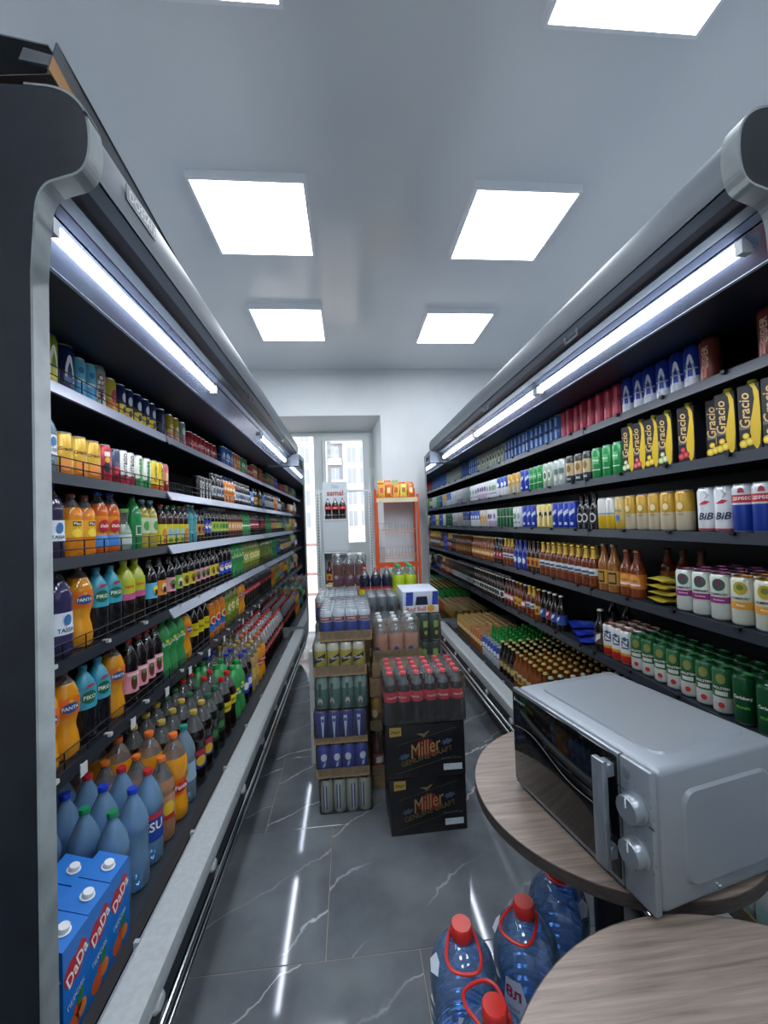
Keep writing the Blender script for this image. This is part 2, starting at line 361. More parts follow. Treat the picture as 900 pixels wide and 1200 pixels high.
def build_case(sgn, label):
    YN0, YN1 = YEND[sgn]
    mp = lambda s, y, z: (XC + sgn * s, y, z)
    bx = lambda b, s0, s1, y0, y1, z0, z1, m: b.box(XC + sgn * s0, XC + sgn * s1, y0, y1, z0, z1, m)
    t = thing('refrigerated_display_case', label, 'display case', (0, 0, 0))
    # end panels
    e = B().prism(NEARP, YN0, YN1, M_NAVY, mp).obj('end_panel', t, smooth=False)
    off = []
    front = NEARP[1:-1]
    for i, (s, z) in enumerate(front):
        a = Vector(front[max(i - 1, 0)]); c = Vector(front[min(i + 1, len(front) - 1)]); d = (c - a).normalized()
        n = Vector((-d.y, d.x))
        off.append((Vector((s, z)) + n * .005)[:])
    # choose the outward side (towards smaller s)
    kk = len(front) // 2
    if off[kk][0] > front[kk][0]: off = [(2 * s - o[0], 2 * z - o[1]) for (s, z), o in zip(front, off)]
    tb = B()
    for i in range(len(front) - 1):
        q = [mp(front[i][0], YN0 - .001, front[i][1]), mp(front[i + 1][0], YN0 - .001, front[i + 1][1]), mp(off[i + 1][0], YN0 - .001, off[i + 1][1]), mp(off[i][0], YN0 - .001, off[i][1])]
        q2 = [(x, YN1 + .002, z) for x, y_, z in q]
        tb.add(q + q2, [(0, 1, 2, 3), (7, 6, 5, 4), (2, 1, 5, 6), (3, 2, 6, 7), (1, 0, 4, 5), (0, 3, 7, 4)], M_TRIM)
    bmx = bmesh.new(); me = tb.mesh('x'); bmx.from_mesh(me); bmesh.ops.remove_doubles(bmx, verts=bmx.verts[:], dist=.0003); bmesh.ops.recalc_face_normals(bmx, faces=bmx.faces[:])
    B().bm(bmx, M_TRIM).obj('edge_trim', e, angle=.5)
    B().prism([(1.68, .05), (.74, .05), (.70, .12), (.655, .30), (.65, .42), (.65, 2.12), (.70, 2.18), (1.68, 2.26)], YF, YF + .03, M_TRIM, mp).obj('end_panel', t, smooth=False)
    B().prism([(1.6, .36), (.70, .36), (.662, .42), (.662, 2.10), (.70, 2.13), (1.6, 2.13)], YF - .004, YF, M_MIRROR, mp).obj('end_mirror', t, smooth=False)
    br = B(); bx(br, .70, 1.02, YF - .05, YF - .02, 2.045, 2.085, P('#8d97a6', .4, .4)); bx(br, .70, .84, YF - .05, YF - .02, 2.085, 2.17, P('#8d97a6', .4, .4)); br.obj('canopy_bracket', t, smooth=False)
    # shell
    b = B(); bx(b, 1.60, 1.66, YN1, YF, .05, 2.3, M_INNER); b.obj('back_panel', t, smooth=False)
    can = chaikin([(.716, 2.185), (.711, 2.21), (.711, 2.25), (.722, 2.295), (.762, 2.328), (.83, 2.335)]) + [(1.66, 2.335), (1.66, 2.27), (.90, 2.27), (.80, 2.265), (.76, 2.24), (.74, 2.20)]
    B().prism(can, YN1, YF + .03, M_STEEL, mp).obj('canopy', t, angle=.5)
    def strip(name, s0, z0, s1, z1, th, m, y0=YN1, y1=YF):
        d = Vector((s1 - s0, z1 - z0)).normalized(); n = Vector((-d.y, d.x)) * th
        if n.y < 0: n = -n
        return B().prism([(s0, z0), (s1, z1), (s1 + n.x, z1 + n.y), (s0 + n.x, z0 + n.y)], y0, y1, m, mp).obj(name, t, smooth=False)
    strip('blind_rail', .714, 2.204, .724, 2.188, .03, M_DARKR)
    strip('blind_rail', .722, 2.183, .746, 2.167, .03, M_SLATE)
    strip('blind_slot', .748, 2.173, .779, 2.152, .02, M_DARKR)
    strip('blind_rail', .777, 2.146, .799, 2.134, .03, M_SLATE)
    strip('lamp_cover', .801, 2.132, .815, 2.116, .02, P('#7f8ca8', .25, .7))
    strip('lamp_reflector', .818, 2.112, .884, 2.052, .006, M_REFL)
    strip('reflector_edge', .882, 2.052, .89, 2.049, .006, P('#b9c3d8', .3, .5))
    strip('inner_ceiling', .886, 2.056, 1.60, 2.10, .01, M_CEILIN)
    # lamps
    tubes = [(.925, 2.04), (3.08, 4.25)] if sgn < 0 else [(.935, 2.08), (2.1, 3.16), (3.18, 4.25)]
    for y0, y1 in tubes:
        lt = B().tube([mp(.826, y0 + .02, 2.087), mp(.826, y1 - .02, 2.087)], .0145, M_TUBE, 10).obj('lamp_tube', t)
        for yy in (y0, y1 - .02):
            hb = B(); bx(hb, .812, .842, yy, yy + .02, 2.07, 2.105, P('#c9d0d6', .4)); hb.obj('lamp_holder', lt, smooth=False)
    # blind pull handles
    for yy in ((1.55, 2.6, 3.6) if sgn > 0 else (2.35, 3.5)):
        B().tube([mp(.735, yy, 2.172), mp(.735, yy, 2.145), mp(.735, yy + .09, 2.145), mp(.735, yy + .09, 2.172)], .004, M_STEEL, 6).obj('blind_handle', t)
    # lower front
    B().prism([(.705, .262), (.699, .30), (.703, .322), (.715, .332), (.785, .332), (.795, .325), (.795, .262)], YN1, YF, M_BUMP, mp).obj('bumper', t, angle=.5)
    b = B(); bx(b, .728, .79, YN1, YF, .09, .262, M_NAVY); b.obj('front_panel', t, smooth=False)
    b = B(); bx(b, .78, 1.60, YN1, YF, 0, .09, M_BLACK); b.obj('kick_plate', t, smooth=False)
    for s, z in ((.696, .212), (.694, .170)):
        B().tube([mp(s, YN1, z), mp(s, YF, z)], .0095, M_CHROME, 10).obj('guard_rail', t)
    yy = 1.12
    while yy < YF:
        c = B(); c.lathe([(.001, 0), (.012, 0), (.016, .004), (.016, .012), (.012, .018)], 12, P('#b8bec0', .4), xf=lambda p: mp(.728 - p[2], yy + p[1] * 1.6, .225 + p[0] * 1.1)); c.obj('rail_clip', t)
        yy += .42
    b = B(); bx(b, .80, 1.60, YN1, YF, .20, DECK, P('#2b323a', .5, .2)); dk = b.obj('deck', t, smooth=False)
    B().prism([(.795, .26), (.805, .315), (.835, .318), (.86, DECK), (.80, DECK)], YN1, YF, M_BLACK, mp).obj('air_grille', t, smooth=False)
    for k in range(9):
        b = B(); bx(b, .786, .80, YN1 + .25 + k * .39, YN1 + .262 + k * .39, .318, .337, P('#9aa2a6', .4)); b.obj('grille_clip', t, smooth=False)
    # shelves, three sections each
    secs = [(YN1 + .004, 2.13), (2.134, 3.26), (3.264, YF - .008)]
    for k, z in enumerate(ZS):
        for q, (y0, y1) in enumerate(secs):
            b = B(); bx(b, 1.105, 1.585, y0, y1, z - .018, z, M_SHELF); sh = b.obj('shelf', t, smooth=False)
            pale = sgn < 0 and (q > 0 or k == 0) and k < 4
            m = M_RAILL if pale else M_RAILD
            if pale and q > 0: prof = [(1.108, z + .003), (1.10, z + .003), (1.075, z - .04), (1.083, z - .043)]
            else: prof = [(1.108, z + .004), (1.10, z + .004), (1.094, z - .034), (1.108, z - .034)]
            B().prism(prof, y0, y1, m, mp).obj('price_rail', sh, smooth=False)
            yb = y0 + .12
            while yb < y1:
                cl = B(); bx(cl, 1.088, 1.112, yb, yb + .016, z - .006, z + .006, M_BLACK if sgn > 0 else P('#c8ccd2', .4)); 
                if sgn > 0 or k > 2: cl.obj('rail_clip', sh, smooth=False)
                yb += .28
            if sgn < 0 and k == 4:
                yb = y0 + .2
                while yb < y1:
                    pt = B(); bx(pt, 1.086, 1.089, yb, yb + .034, z - .05, z - .012, P('#d5d8da', .5)); bx(pt, 1.089, 1.104, yb + .012, yb + .02, z - .02, z - .015, P('#d5d8da', .5))
                    pt.obj('price_tag', sh, smooth=False); yb += .31
            if sgn < 0:
                g = B()
                for hz in (.026, .055): g.tube([mp(1.107, y0 + .005, z + hz), mp(1.107, y1 - .005, z + hz)], .0022, M_WIRE, 5)
                yy = y0 + .006
                while yy < y1: g.tube([mp(1.107, yy, z - .002), mp(1.107, yy, z + .055)], .0022, M_WIRE, 5); yy += .115
                g.obj('wire_guard', sh)
    return t
soda_case = build_case(-1, 'dark refrigerated open-front cooler filled with soft drinks, wire rails on its shelves')
beer_case = build_case(1, 'dark refrigerated open-front cooler filled with beer, beside the microwave')
# maker's plate on the soft-drink cooler
pl = B(); pl.box(XC - .7095, XC - .7115 + .004, 1.02, 1.17, 2.222, 2.262, P('#4d5860', .4, .4))
b = text_bm('DOSSAN', w=.13); pl.bm(b, P('#9aa5ac', .4), lambda p: (XC - .7055, 1.095 + p[0], 2.242 + p[1])); pl.obj('maker_plate', soda_case, smooth=False)

# ------------------------------------------------------------------ drinks: kinds
SIL = P('#c4c9cd', .28, .85, name='aluminium')
LIDM = P('#b9bfc4', .3, .85, name='can_lid_metal')
def can(r, h, bands, deco=(), lid='#b9bfc4', metal=.25):
    prof = [(.70 * r, .004 * h / .168, SIL), (.80 * r, 0, SIL), (.95 * r, .03 * h, SIL)]
    z0 = .05; last = None
    for fr, c in bands:
        m = P(c, .3, metal, .5, .3); prof.append((r, z0 * h, m)); z0 = fr; last = m
    prof += [(r, .91 * h, last), (.90 * r, .955 * h, last), (.84 * r, .975 * h, LIDM)]
    prof.append((.85 * r, h, LIDM))
    parts = [('body', B().lathe(prof, 20, capt=False))]
    lm = P(lid, .3, .85)
    parts.append(('lid', B().lathe([(.85 * r, .972 * h, lm), (.865 * r, h, lm), (.83 * r, h + .0005, lm), (.80 * r, h - .004, lm), (.2 * r, h - .0045, lm)], 20, capb=False).rbox(-.25 * r, .45 * r, -.22 * r, .22 * r, h - .0045, h - .0025, P('#d6dadd', .3, .9), .0005, 1)))
    if deco:
        d = B(); deco_add(d, deco, r, h); parts.append(('printed_label', d))
    return parts, r, h
PROF = {
 'std': [(.55, 0), (.9, .005), (1, .03), (1, .30), (.955, .32), (.955, .58), (1, .60), (.99, .66), (.86, .74), (.6, .83), (.36, .90), (0, .915), (0, .955)],
 'coke': [(.5, 0), (.85, .004), (.95, .03), (.97, .12), (.87, .28), (.86, .33), (.95, .44), (1, .50), (1, .64), (.94, .70), (.75, .79), (.5, .87), (.34, .91), (0, .925), (0, .955)],
 'fanta': [(.5, 0), (.85, .004), (.97, .03), (1, .14), (.9, .25), (.78, .33), (.80, .38), (.95, .48), (1, .56), (1, .66), (.92, .73), (.7, .82), (.45, .89), (0, .915), (0, .955)],
 'squat': [(.6, 0), (.95, .004), (1, .03), (1, .62), (.97, .70), (.8, .78), (.5, .87), (0, .91), (0, .955)],
 'jar': [(.7, 0), (.95, .01), (1, .05), (1, .45), (.8, .55), (.6, .66), (.62, .8), (.7, .88), (.7, .93)],
}
def pet(shape, r, h, liq, top, fill, capc, lab=None, labc='#ffffff', deco=(), seg=18, caph=.055, base=None):
    nr = max(.30 * r, .0125)
    pts = [((p[0] * r if p[0] else nr), p[1] * h) for p in PROF[shape]]
    prof = []
    lm = P(liq, .12, 0, .5, .4) if isinstance(liq, str) else liq
    for i, (a, z) in enumerate(pts):
        prof.append((a, z, lm if z < fill * h - 1e-6 else top))
        if i + 1 < len(pts):
            a2, z2 = pts[i + 1]
            if z < fill * h - 1e-6 < z2: k = (fill * h - z) / (z2 - z); prof.append((a + (a2 - a) * k, fill * h, top))
    if base is not None: prof[0] = (prof[0][0], prof[0][1], base); prof[1] = (prof[1][0], prof[1][1], base)
    parts = [('body', B().lathe(prof, seg, capt=False))]
    cm = P(capc, .35)
    cr_ = nr + .002 if shape != 'jar' else .74 * r
    parts.append(('cap', B().lathe([(cr_ * .98, h * (1 - caph), cm), (cr_, h * (1 - caph) + .001, cm), (cr_, h - .0015, cm), (cr_ * .93, h, cm)], 14)))
    if lab:
        z0, z1 = lab
        def rad(zf):
            for i in range(len(pts) - 1):
                if pts[i][1] <= zf * h <= pts[i + 1][1]:
                    k = (zf * h - pts[i][1]) / max(1e-9, pts[i + 1][1] - pts[i][1]); return pts[i][0] + (pts[i + 1][0] - pts[i][0]) * k
            return r
        zz = [z0] + [p[1] / h for p in pts if z0 < p[1] / h < z1] + [z1]
        cols = labc if isinstance(labc, list) else [(1.0, labc)]
        lp = []
        for zf in sorted(set(zz + [z0 + (z1 - z0) * c[0] for c in cols[:-1]])):
            t_ = (zf - z0) / (z1 - z0); c = next(c_ for fr, c_ in cols if t_ < fr - 1e-6 or fr >= 1)
            lp.append((rad(zf) + .0009, zf * h, P(c, .35)))
        d = B().lathe(lp, seg, capb=False, capt=False)
        if deco: deco_add(d, deco, max(p[0] for p in lp), h)
        parts.append(('label', d))
    elif deco:
        d = B(); deco_add(d, deco, r, h); parts.append(('label', d))
    return parts, r, h
def beer(r, h, glass, capc, labc=None, neck=None, deco=(), seg=14, lab=(.18, .46)):
    g = P(glass, .1, 0, .5, .5) if isinstance(glass, str) else glass
    nk = P(neck, .4) if neck else g
    prof = [(.88 * r, 0, g), (r, .012 * h, g), (r, .56 * h, g), (.93 * r, .62 * h, g), (.66 * r, .70 * h, nk), (.48 * r, .77 * h, nk), (.42 * r, .84 * h, g if neck is None else nk), (.40 * r, .93 * h, g), (.46 * r, .94 * h, g), (.45 * r, .975 * h, g)]
    parts = [('body', B().lathe(prof, seg, capt=True))]
    cm = P(capc, .35, .5)
    parts.append(('crown_cap', B().lathe([(.52 * r, .955 * h, cm), (.47 * r, .985 * h, cm), (.40 * r, h, cm)], 12)))
    if labc:
        cols = labc if isinstance(labc, list) else [(1.0, labc)]
        lp = [(r + .0008, lab[0] * h, P(cols[0][1], .4))]
        for i, (fr, c) in enumerate(cols):
            lp.append((r + .0008, (lab[0] + (lab[1] - lab[0]) * fr) * h, P(cols[min(i + 1, len(cols) - 1)][1], .4)))
        d = B().lathe(lp, seg, capb=False, capt=False)
        if deco: deco_add(d, deco, r + .001, h)
        parts.append(('label', d))
    return parts, r, h

CLR = clear('#e9f0f4', .10, .36, .06)
WATER = clear('#8fc2ee', .36, .34, .05, 'blue_water_bottle')
WATERD = clear('#a9cbe2', .30, .30, .06, 'pale_water_bottle')
GRN = clear('#2fae57', .55, .30, .06, 'green_bottle')
peak = lambda c: ('p', [(-.55, -.28), (-.42, .05), (-.2, .25), (0, .3), (.2, .25), (.42, .05), (.55, -.28), (.3, -.28), (.22, .0), (0, .16), (-.22, 0), (-.3, -.28)], .5, c)
KIND = {}
def kind(n, *a): KIND[n] = a
# --- soft-drink cans
C5 = (.033, .168); C4 = (.0285, .145); C3 = (.0265, .134)
kind('can_lime', lambda: can(*C5, [(.35, '#c9b93a'), (1, '#8fae2e')], [peak('#eef0d8')]))
kind('can_navy', lambda: can(*C5, [(1, '#16295c')], [peak('#dfe6f2'), ('r', .5, .03, .3, '#3f6fc0')]))
kind('can_cyan', lambda: can(.0265, .15, [(.4, '#3f9ac6'), (1, '#6cc3de')], [('r', .5, .05, .45, '#d9eef5'), ('e', .35, .08, .7, '#2c78b0')]))
kind('can_millo', lambda: can(*C5, [(1, '#9fb4a5')], [peak('#e9eee8'), ('v', 'MILLO', .6, .5, '#a8324c')]))
kind('can_yelred', lambda: can(*C4, [(.4, '#d78a2a'), (1, '#d8c04a')], [('e', .5, .2, .5, '#c23a3a')]))
kind('can_navyyel', lambda: can(*C4, [(.42, '#e0c321'), (1, '#1d2f63')], [('e', .35, .14, .62, '#d9dee6'), ('e', .3, .1, .25, '#38456b')]))
kind('can_dark', lambda: can(*C4, [(1, '#1f2c4d')], [('r', .3, .3, .5, '#4a5c84')]))
kind('can_gold', lambda: can(*C4, [(.35, '#c98f6a'), (1, '#c9ab3d')], [('e', .4, .15, .5, '#e8dca4')]))
kind('can_silver', lambda: can(*C4, [(.4, '#b77a86'), (1, '#8fb0a6')], [('e', .4, .18, .6, '#d7e0da')]))
kind('can_red33', lambda: can(.033, .115, [(1, '#b8242c')], [('t', 'Cola', 1.1, .5, '#f0e6e4', .3)]))
kind('can_blue33', lambda: can(.0265, .15, [(.5, '#2c5fae'), (1, '#3b7bc4')], [('e', .5, .15, .55, '#cdd9e8')]))
kind('can_orange33', lambda: can(.0265, .15, [(1, '#d0762d')], [('e', .5, .15, .55, '#e8d7b8')]))
kind('can_green33', lambda: can(.0265, .15, [(1, '#3f9a53')], [('e', .5, .15, .55, '#d7e8cf')]))
kind('can_fruitgold', lambda: can(.036, .15, [(.25, '#dd8a2f'), (1, '#cfa52a')], [('t', 'Gracio', 1.3, .62, '#4a3416', .35), ('e', .5, .16, .28, '#ef9a4a')]))
kind('can_fruitred', lambda: can(.031, .15, [(1, '#b5283a')], [('e', .45, .14, .4, '#1c1220'), ('r', .35, .06, .75, '#f2ece4'), ('e', .3, .08, .6, '#e8b84a')]))
kind('can_darkred', lambda: can(.0265, .145, [(.5, '#8c1f2e'), (1, '#3b4a66')], [('r', .4, .1, .4, '#c73a48')]))
kind('can_fgred', lambda: can(.0265, .15, [(.3, '#b02a44'), (1, '#e9e6e0')], [('v', 'FRUIT&GO', .72, .55, '#20242a')]))
kind('can_fggreen', lambda: can(.0265, .15, [(.3, '#2f8a4a'), (1, '#e6ebe0')], [('v', 'FRUIT&GO', .72, .55, '#1f3a26'), ('r', .2, .4, .5, '#58a85c')]))
kind('can_yellow', lambda: can(.0265, .15, [(.22, '#d96a22'), (1, '#e3c61f')], [('v', 'Gracio', .5, .55, '#5a4210')]))
kind('can_redgrad', lambda: can(.0265, .15, [(.4, '#b5222c'), (.7, '#d88a4a'), (1, '#cf6a6a')], [('r', .25, .2, .5, '#e8c7a8')]))
kind('can_bw', lambda: can(*C4, [(1, '#1c1d22')], [('v', 'BLACK', .55, .55, '#e5e5e5'), ('r', .2, .12, .15, '#d9d9d9')]))
# --- bottles
kind('tassay_s', lambda: pet('std', .034, .215, WATERD, CLR, .84, '#dfe6ea', (.28, .58), '#dfe6ee', [('t', 'TASSAY', 1.25, .36, '#23406e'), ('e', .3, .07, .48, '#3f78b4')]))
kind('tassay_m', lambda: pet('std', .042, .245, '#3a3550', CLR, .82, '#2f6fd0', (.22, .50), '#dbe4ee', [('t', 'TASSAY', 1.25, .28, '#23406e'), ('e', .28, .07, .40, '#3f78b4')]))
kind('tassay_l', lambda: pet('std', .049, .295, '#3a3560', CLR, .84, '#dfe12e', (.24, .48), '#dbe4ee', [('t', 'TASSAY', 1.3, .29, '#23406e'), ('e', .26, .06, .40, '#3f78b4')]))
kind('orange_jug', lambda: pet('squat', .036, .215, '#e58a1e', CLR, .78, '#7a3a16', (.30, .58), '#e8ae26', [('e', .45, .07, .37, '#f6d74a'), ('r', .38, .035, .52, '#3c2010'), ('t', 'Piko', .6, .52, '#f5efe0')]))
kind('dada_pet', lambda: pet('fanta', .036, .235, '#d8671e', CLR, .80, '#2a66c8', (.10, .60), [(.38, '#3f86d0'), (1, '#e58a24')], [('e', .62, .10, .44, '#b82230'), ('t', 'DaDa', .95, .44, '#f4efe8', .25)]))
kind('jar_pale', lambda: pet('jar', .034, .175, '#7f9a86', CLR, .62, '#6fae5a', (.12, .38), '#cfd6cf', caph=.09))
kind('green_flat', lambda: pet('squat', .036, .235, '#1f8a48', GRN, .80, '#0f5a34', (.22, .48), '#1a7a3e', [('r', .4, .09, .35, '#cfe5d4'), ('r', .3, .07, .35, '#1f6a3c')]))
kind('aloe', lambda: pet('squat', .032, .225, '#b7a53a', CLR, .82, '#7fc4dc', (.30, .62), '#c9d7b2', [('e', .5, .1, .45, '#5f9a52')]))
kind('yellow_label_small', lambda: pet('squat', .030, .21, '#3a1f1c', CLR, .80, '#2c8a48', (.05, .52), '#dcd02c', [('e', .5, .12, .30, '#8fc0dc'), ('r', .4, .05, .12, '#4f9a3a')]))
kind('yellow_label_red', lambda: pet('squat', .030, .21, '#3a1f1c', CLR, .80, '#c23028', (.05, .52), '#e2d43a', [('e', .5, .12, .30, '#d98a2c'), ('r', .4, .05, .12, '#c8402c')]))
kind('cyan_pet', lambda: pet('fanta', .032, .225, '#3f9fb0', clear('#7fd0da', .4), .70, '#bfe6ea', (.36, .58), '#5fb0bc'))
kind('pepsi_s', lambda: pet('std', .031, .225, '#160c0a', CLR, .80, '#1f3fae', (.22, .60), '#1d49b6', [('e', .5, .075, .42, '#f2f4f6'), ('p', [(-.45, .02), (0, .075), (.45, .02), (0, .012)], .42, '#c22a34')]))
kind('darkgreen_label', lambda: pet('std', .030, .225, '#191010', CLR, .80, '#c9c9c0', (.26, .56), '#b9cf4a', [('e', .5, .09, .42, '#3f8a3a')]))
kind('tan_label', lambda: pet('std', .030, .225, '#5a2a16', CLR, .80, '#3a2018', (.26, .56), '#d8965a', [('e', .5, .09, .42, '#f0d8b0')]))
kind('green_pet_s', lambda: pet('std', .031, .225, GRN, GRN, .80, '#1f8a44', (.28, .56), '#2c9a4c', [('r', .6, .03, .42, '#e6efe2')]))
kind('red_pet_s', lambda: pet('std', .031, .225, '#1a0d0c', CLR, .80, '#a81f28', (.30, .62), '#a82236', [('r', .6, .03, .46, '#efd8da')]))
kind('small_mix_a', lambda: pet('std', .028, .20, '#2a1a18', CLR, .80, '#cfd2d0', (.2, .55), '#c8ccd0', [('e', .5, .1, .38, '#4a5a80')]))
kind('small_mix_b', lambda: pet('std', .028, .20, '#3c2418', CLR, .80, '#3a3a3c', (.2, .55), '#d3a34a', [('e', .5, .1, .38, '#5a2a1c')]))
kind('orange_s', lambda: pet('fanta', .033, .21, '#d97a1c', CLR, .80, '#2f56b8', (.42, .64), '#e08a2a', [('e', .5, .06, .53, '#f4e8d0')]))
kind('fanta', lambda: pet('fanta', .046, .29, '#e39a1f', CLR, .83, '#d8651a', (.47, .68), '#e8731c', [('e', .62, .055, .57, '#1f4f8a'), ('t', 'FANTA', 1.1, .57, '#f6f3ea'), ('e', .14, .02, .645, '#e8b04a')]))
kind('piko', lambda: pet('squat', .041, .265, '#14131a', P('#3ba2bd', .3), .45, '#2a7f98', (.45, .70), '#3fa6c0', [('e', .62, .085, .60, '#1f6a4a'), ('t', 'PIKO', 1.0, .60, '#eef3ea'), ('p', [(-.3, 0), (.4, .02), (.35, .05), (-.2, .045)], .72, '#c43a4a')]))
kind('lipton', lambda: pet('squat', .042, .275, '#16120f', P('#b9c32c', .25, 0, .5, .3), .40, '#e6dc2a', (.40, .72), [(.30, '#c45a8e'), (1, '#b4c22e')], [('e', .6, .035, .60, '#d8b428'), ('t', 'Lipton', .9, .60, '#a81f2c')]))
for nm, c, e in (('pink', '#e7a2b0', '#5a8a4a'), ('green', '#7fbf4c', '#e6eed8'), ('yellow', '#dfd03a', '#9a7a2a'), ('orange', '#d98a2c', '#f2d8a0'), ('cyan', '#5ab4d8', '#e8d24a')):
    kind('tea_' + nm, lambda c=c, e=e: pet('std', .038, .26, '#120d0d', CLR, .84, '#1a1a1c', (.30, .58), c, [('e', .45, .08, .45, e), ('r', .25, .05, .40, '#4a2a22')]))
kind('tea_pinkbig', lambda: pet('std', .0385, .275, '#120d0d', CLR, .84, '#a81f28', (.20, .52), '#e39aaa', [('e', .35, .12, .36, '#5a3a2a'), ('e', .2, .05, .44, '#5f9a4a'), ('r', .7, .02, .48, '#f6d8dc')]))
kind('pepsi', lambda: pet('std', .046, .30, '#160c0a', CLR, .80, '#1f3fae', (.20, .50), '#1d49b6', [('e', .5, .075, .36, '#f2f4f6'), ('p', [(-.45, .02), (0, .07), (.45, .02), (0, .012)], .36, '#c22a34')]))
kind('sprite', lambda: pet('fanta', .044, .285, GRN, GRN, .83, '#1f8a44', (.45, .66), '#1f9146', [('t', 'Sprite', 1.35, .56, '#eef5ea', .2), ('e', .22, .03, .62, '#e2d23a')]))
kind('sprite_big', lambda: pet('fanta', .050, .32, GRN, GRN, .83, '#1f9a4c', (.40, .60), '#1b8d44', [('t', 'Sprite', 1.3, .50, '#eef5ea', .2), ('e', .22, .03, .57, '#e2d23a')]))
kind('yellow_band', lambda: pet('std', .044, .29, '#120d0d', CLR, .84, '#1a1a1c', (.34, .60), '#dccb1e', [('t', 'Fuze', .9, .47, '#2a2410', .2)]))
kind('orange_blue', lambda: pet('fanta', .045, .285, '#d77a1c', CLR, .83, '#d86a1c', (.18, .66), [(.35, '#2f6ac0'), (1, '#e08324')], [('e', .6, .10, .42, '#f0e0c8'), ('e', .45, .07, .42, '#c8402c')]))
kind('lemon', lambda: pet('std', .044, .285, '#6f7a22', clear('#c9d28a', .3), .82, '#3a8a3a', (.28, .62), '#8fa83a', [('e', .55, .10, .46, '#e9e6c0'), ('e', .3, .05, .46, '#d8c02c')]))
kind('coke', lambda: pet('coke', .046, .295, '#150b09', CLR, .80, '#c01f26', (.46, .62), '#b81c24', [('t', 'Coca-Cola', 1.5, .54, '#f6efec', .3)]))
# floor well bottles
kind('water_big', lambda: pet('std', .047, .315, WATER, WATER, .80, '#1f3fc0', base=WATER))
kind('water_green', lambda: pet('std', .045, .31, WATER, WATER, .80, '#1f8a5a', (.30, .52), clear('#5f9ac0', .5), [('e', .5, .06, .42, '#3fa05a'), ('v', 'bonaqua', .2, .42, '#e6f0f2')], base=WATER))
kind('water_red', lambda: pet('std', .047, .315, WATER, WATER, .80, '#b8262e', (.26, .56), '#22409c', [('t', 'SU', 1.0, .42, '#f0f3f6'), ('r', .7, .03, .53, '#c03040')], base=WATER))
kind('peach', lambda: pet('std', .046, .30, '#a8795a', CLR, .74, '#e0702a', (.26, .56), '#b98a6a', [('e', .5, .09, .40, '#e3bf3a'), ('r', .5, .03, .30, '#c23a3a')]))
kind('fanta_big', lambda: pet('fanta', .052, .335, '#e39a1f', CLR, .74, '#e0702a', (.28, .50), '#e6741c', [('e', .62, .055, .40, '#b8262c'), ('t', 'Fanta', 1.0, .40, '#f6f3ea')]))
kind('teal_water', lambda: pet('std', .047, .315, WATERD, WATERD, .80, '#1f8a7a', (.28, .52), '#8fb0c4'))
kind('cola_gold', lambda: pet('std', .050, .33, '#190e0b', CLR, .74, '#b59a4a', (.24, .50), [(.55, '#26408e'), (1, '#4a1626')], [('e', .5, .07, .34, '#e0b43a'), ('e', .6, .04, .45, '#a8304a')]))
kind('cola_green', lambda: pet('std', .048, .32, '#141a10', CLR, .74, '#2f6a4a', (.28, .50), '#1f3a24', [('e', .5, .06, .4, '#3f7a4a')]))
kind('coke_yellow', lambda: pet('coke', .050, .325, '#1c0f0e', CLR, .74, '#d02428', (.44, .60), '#dfcf1c', [('t', 'zero', .8, .52, '#2a2410', .2)]))
kind('pepsi_big', lambda: pet('std', .048, .325, '#160c0a', CLR, .74, '#2440b8', (.22, .50), '#1d49b6', [('e', .5, .075, .36, '#f2f4f6')]))
kind('clear_blue', lambda: pet('std', .047, .32, CLR, CLR, .74, '#2440b8', (.3, .5), '#c3cfdc'))
kind('honey_gold', lambda: pet('std', .048, .325, '#b99a5a', CLR, .74, '#b59a4a', (.25, .5), '#c9a95a'))
CLR2 = clear('#f4f7f9', .24, .40, .06, 'highlight_hazed_dome')  # clear plastic, extra white haze painted in for the highlights on the domes
kind('coke_big', lambda: pet('coke', .047, .325, '#190d0b', CLR2, .66, '#c8242c', (.42, .58), '#b01c28', [('t', 'Coca-Cola', 1.5, .50, '#f0dedd', .3)]))
# --- beers
kind('efes', lambda: can(*C5, [(.28, '#c3cad6'), (1, '#2741a8')], [peak('#dfe6f2'), ('t', 'EFES', 1.0, .52, '#1c2f80'), ('r', .8, .018, .45, '#aeb9d8')], '#2a3f9a'))
kind('beer_red', lambda: can(*C5, [(1, '#b8324a')], [('t', '9', .45, .35, '#f2c86a'), ('r', .9, .015, .62, '#4a1626'), ('r', .25, .4, .5, '#cf5a6e')], '#7a1c2c'))
kind('beer_blue', lambda: can(*C5, [(1, '#3a72c4')], [('r', .22, .38, .5, '#a8c8ec'), ('r', .7, .06, .5, '#1f3f8a')]))
kind('beer_silgreen', lambda: can(*C5, [(1, '#a3b0a2')], [('e', .55, .22, .5, '#d6dccf'), ('e', .35, .13, .5, '#4a6a52')]))
kind('beer_brown', lambda: can(*C5, [(1, '#7a3a30')], [('v', 'CIDER', .5, .55, '#d9b8a0'), ('p', [(-.2, -.35), (.1, -.35), (.22, .1), (.0, .2)], .45, '#c9806a')], '#4a2420'))
kind('beer_green', lambda: can(*C5, [(1, '#1f8a48')], [('r', .5, .12, .6, '#5fae6e'), ('t', 'Tuborg', 1.1, .6, '#f0f4ec', .2), ('r', .7, .01, .3, '#e8efe4')]))
kind('beer_darkgold', lambda: can(*C5, [(.3, '#2a3440'), (.75, '#c3b089'), (1, '#3a3a34')], [('e', .45, .13, .55, '#8a6a3a'), ('t', '365', .8, .18, '#dfe3e6')]))
kind('beer_silver', lambda: can(*C5, [(1, '#b3bcba')], [('r', .6, .1, .55, '#5a7a6a'), ('e', .3, .1, .3, '#d8ddd8')]))
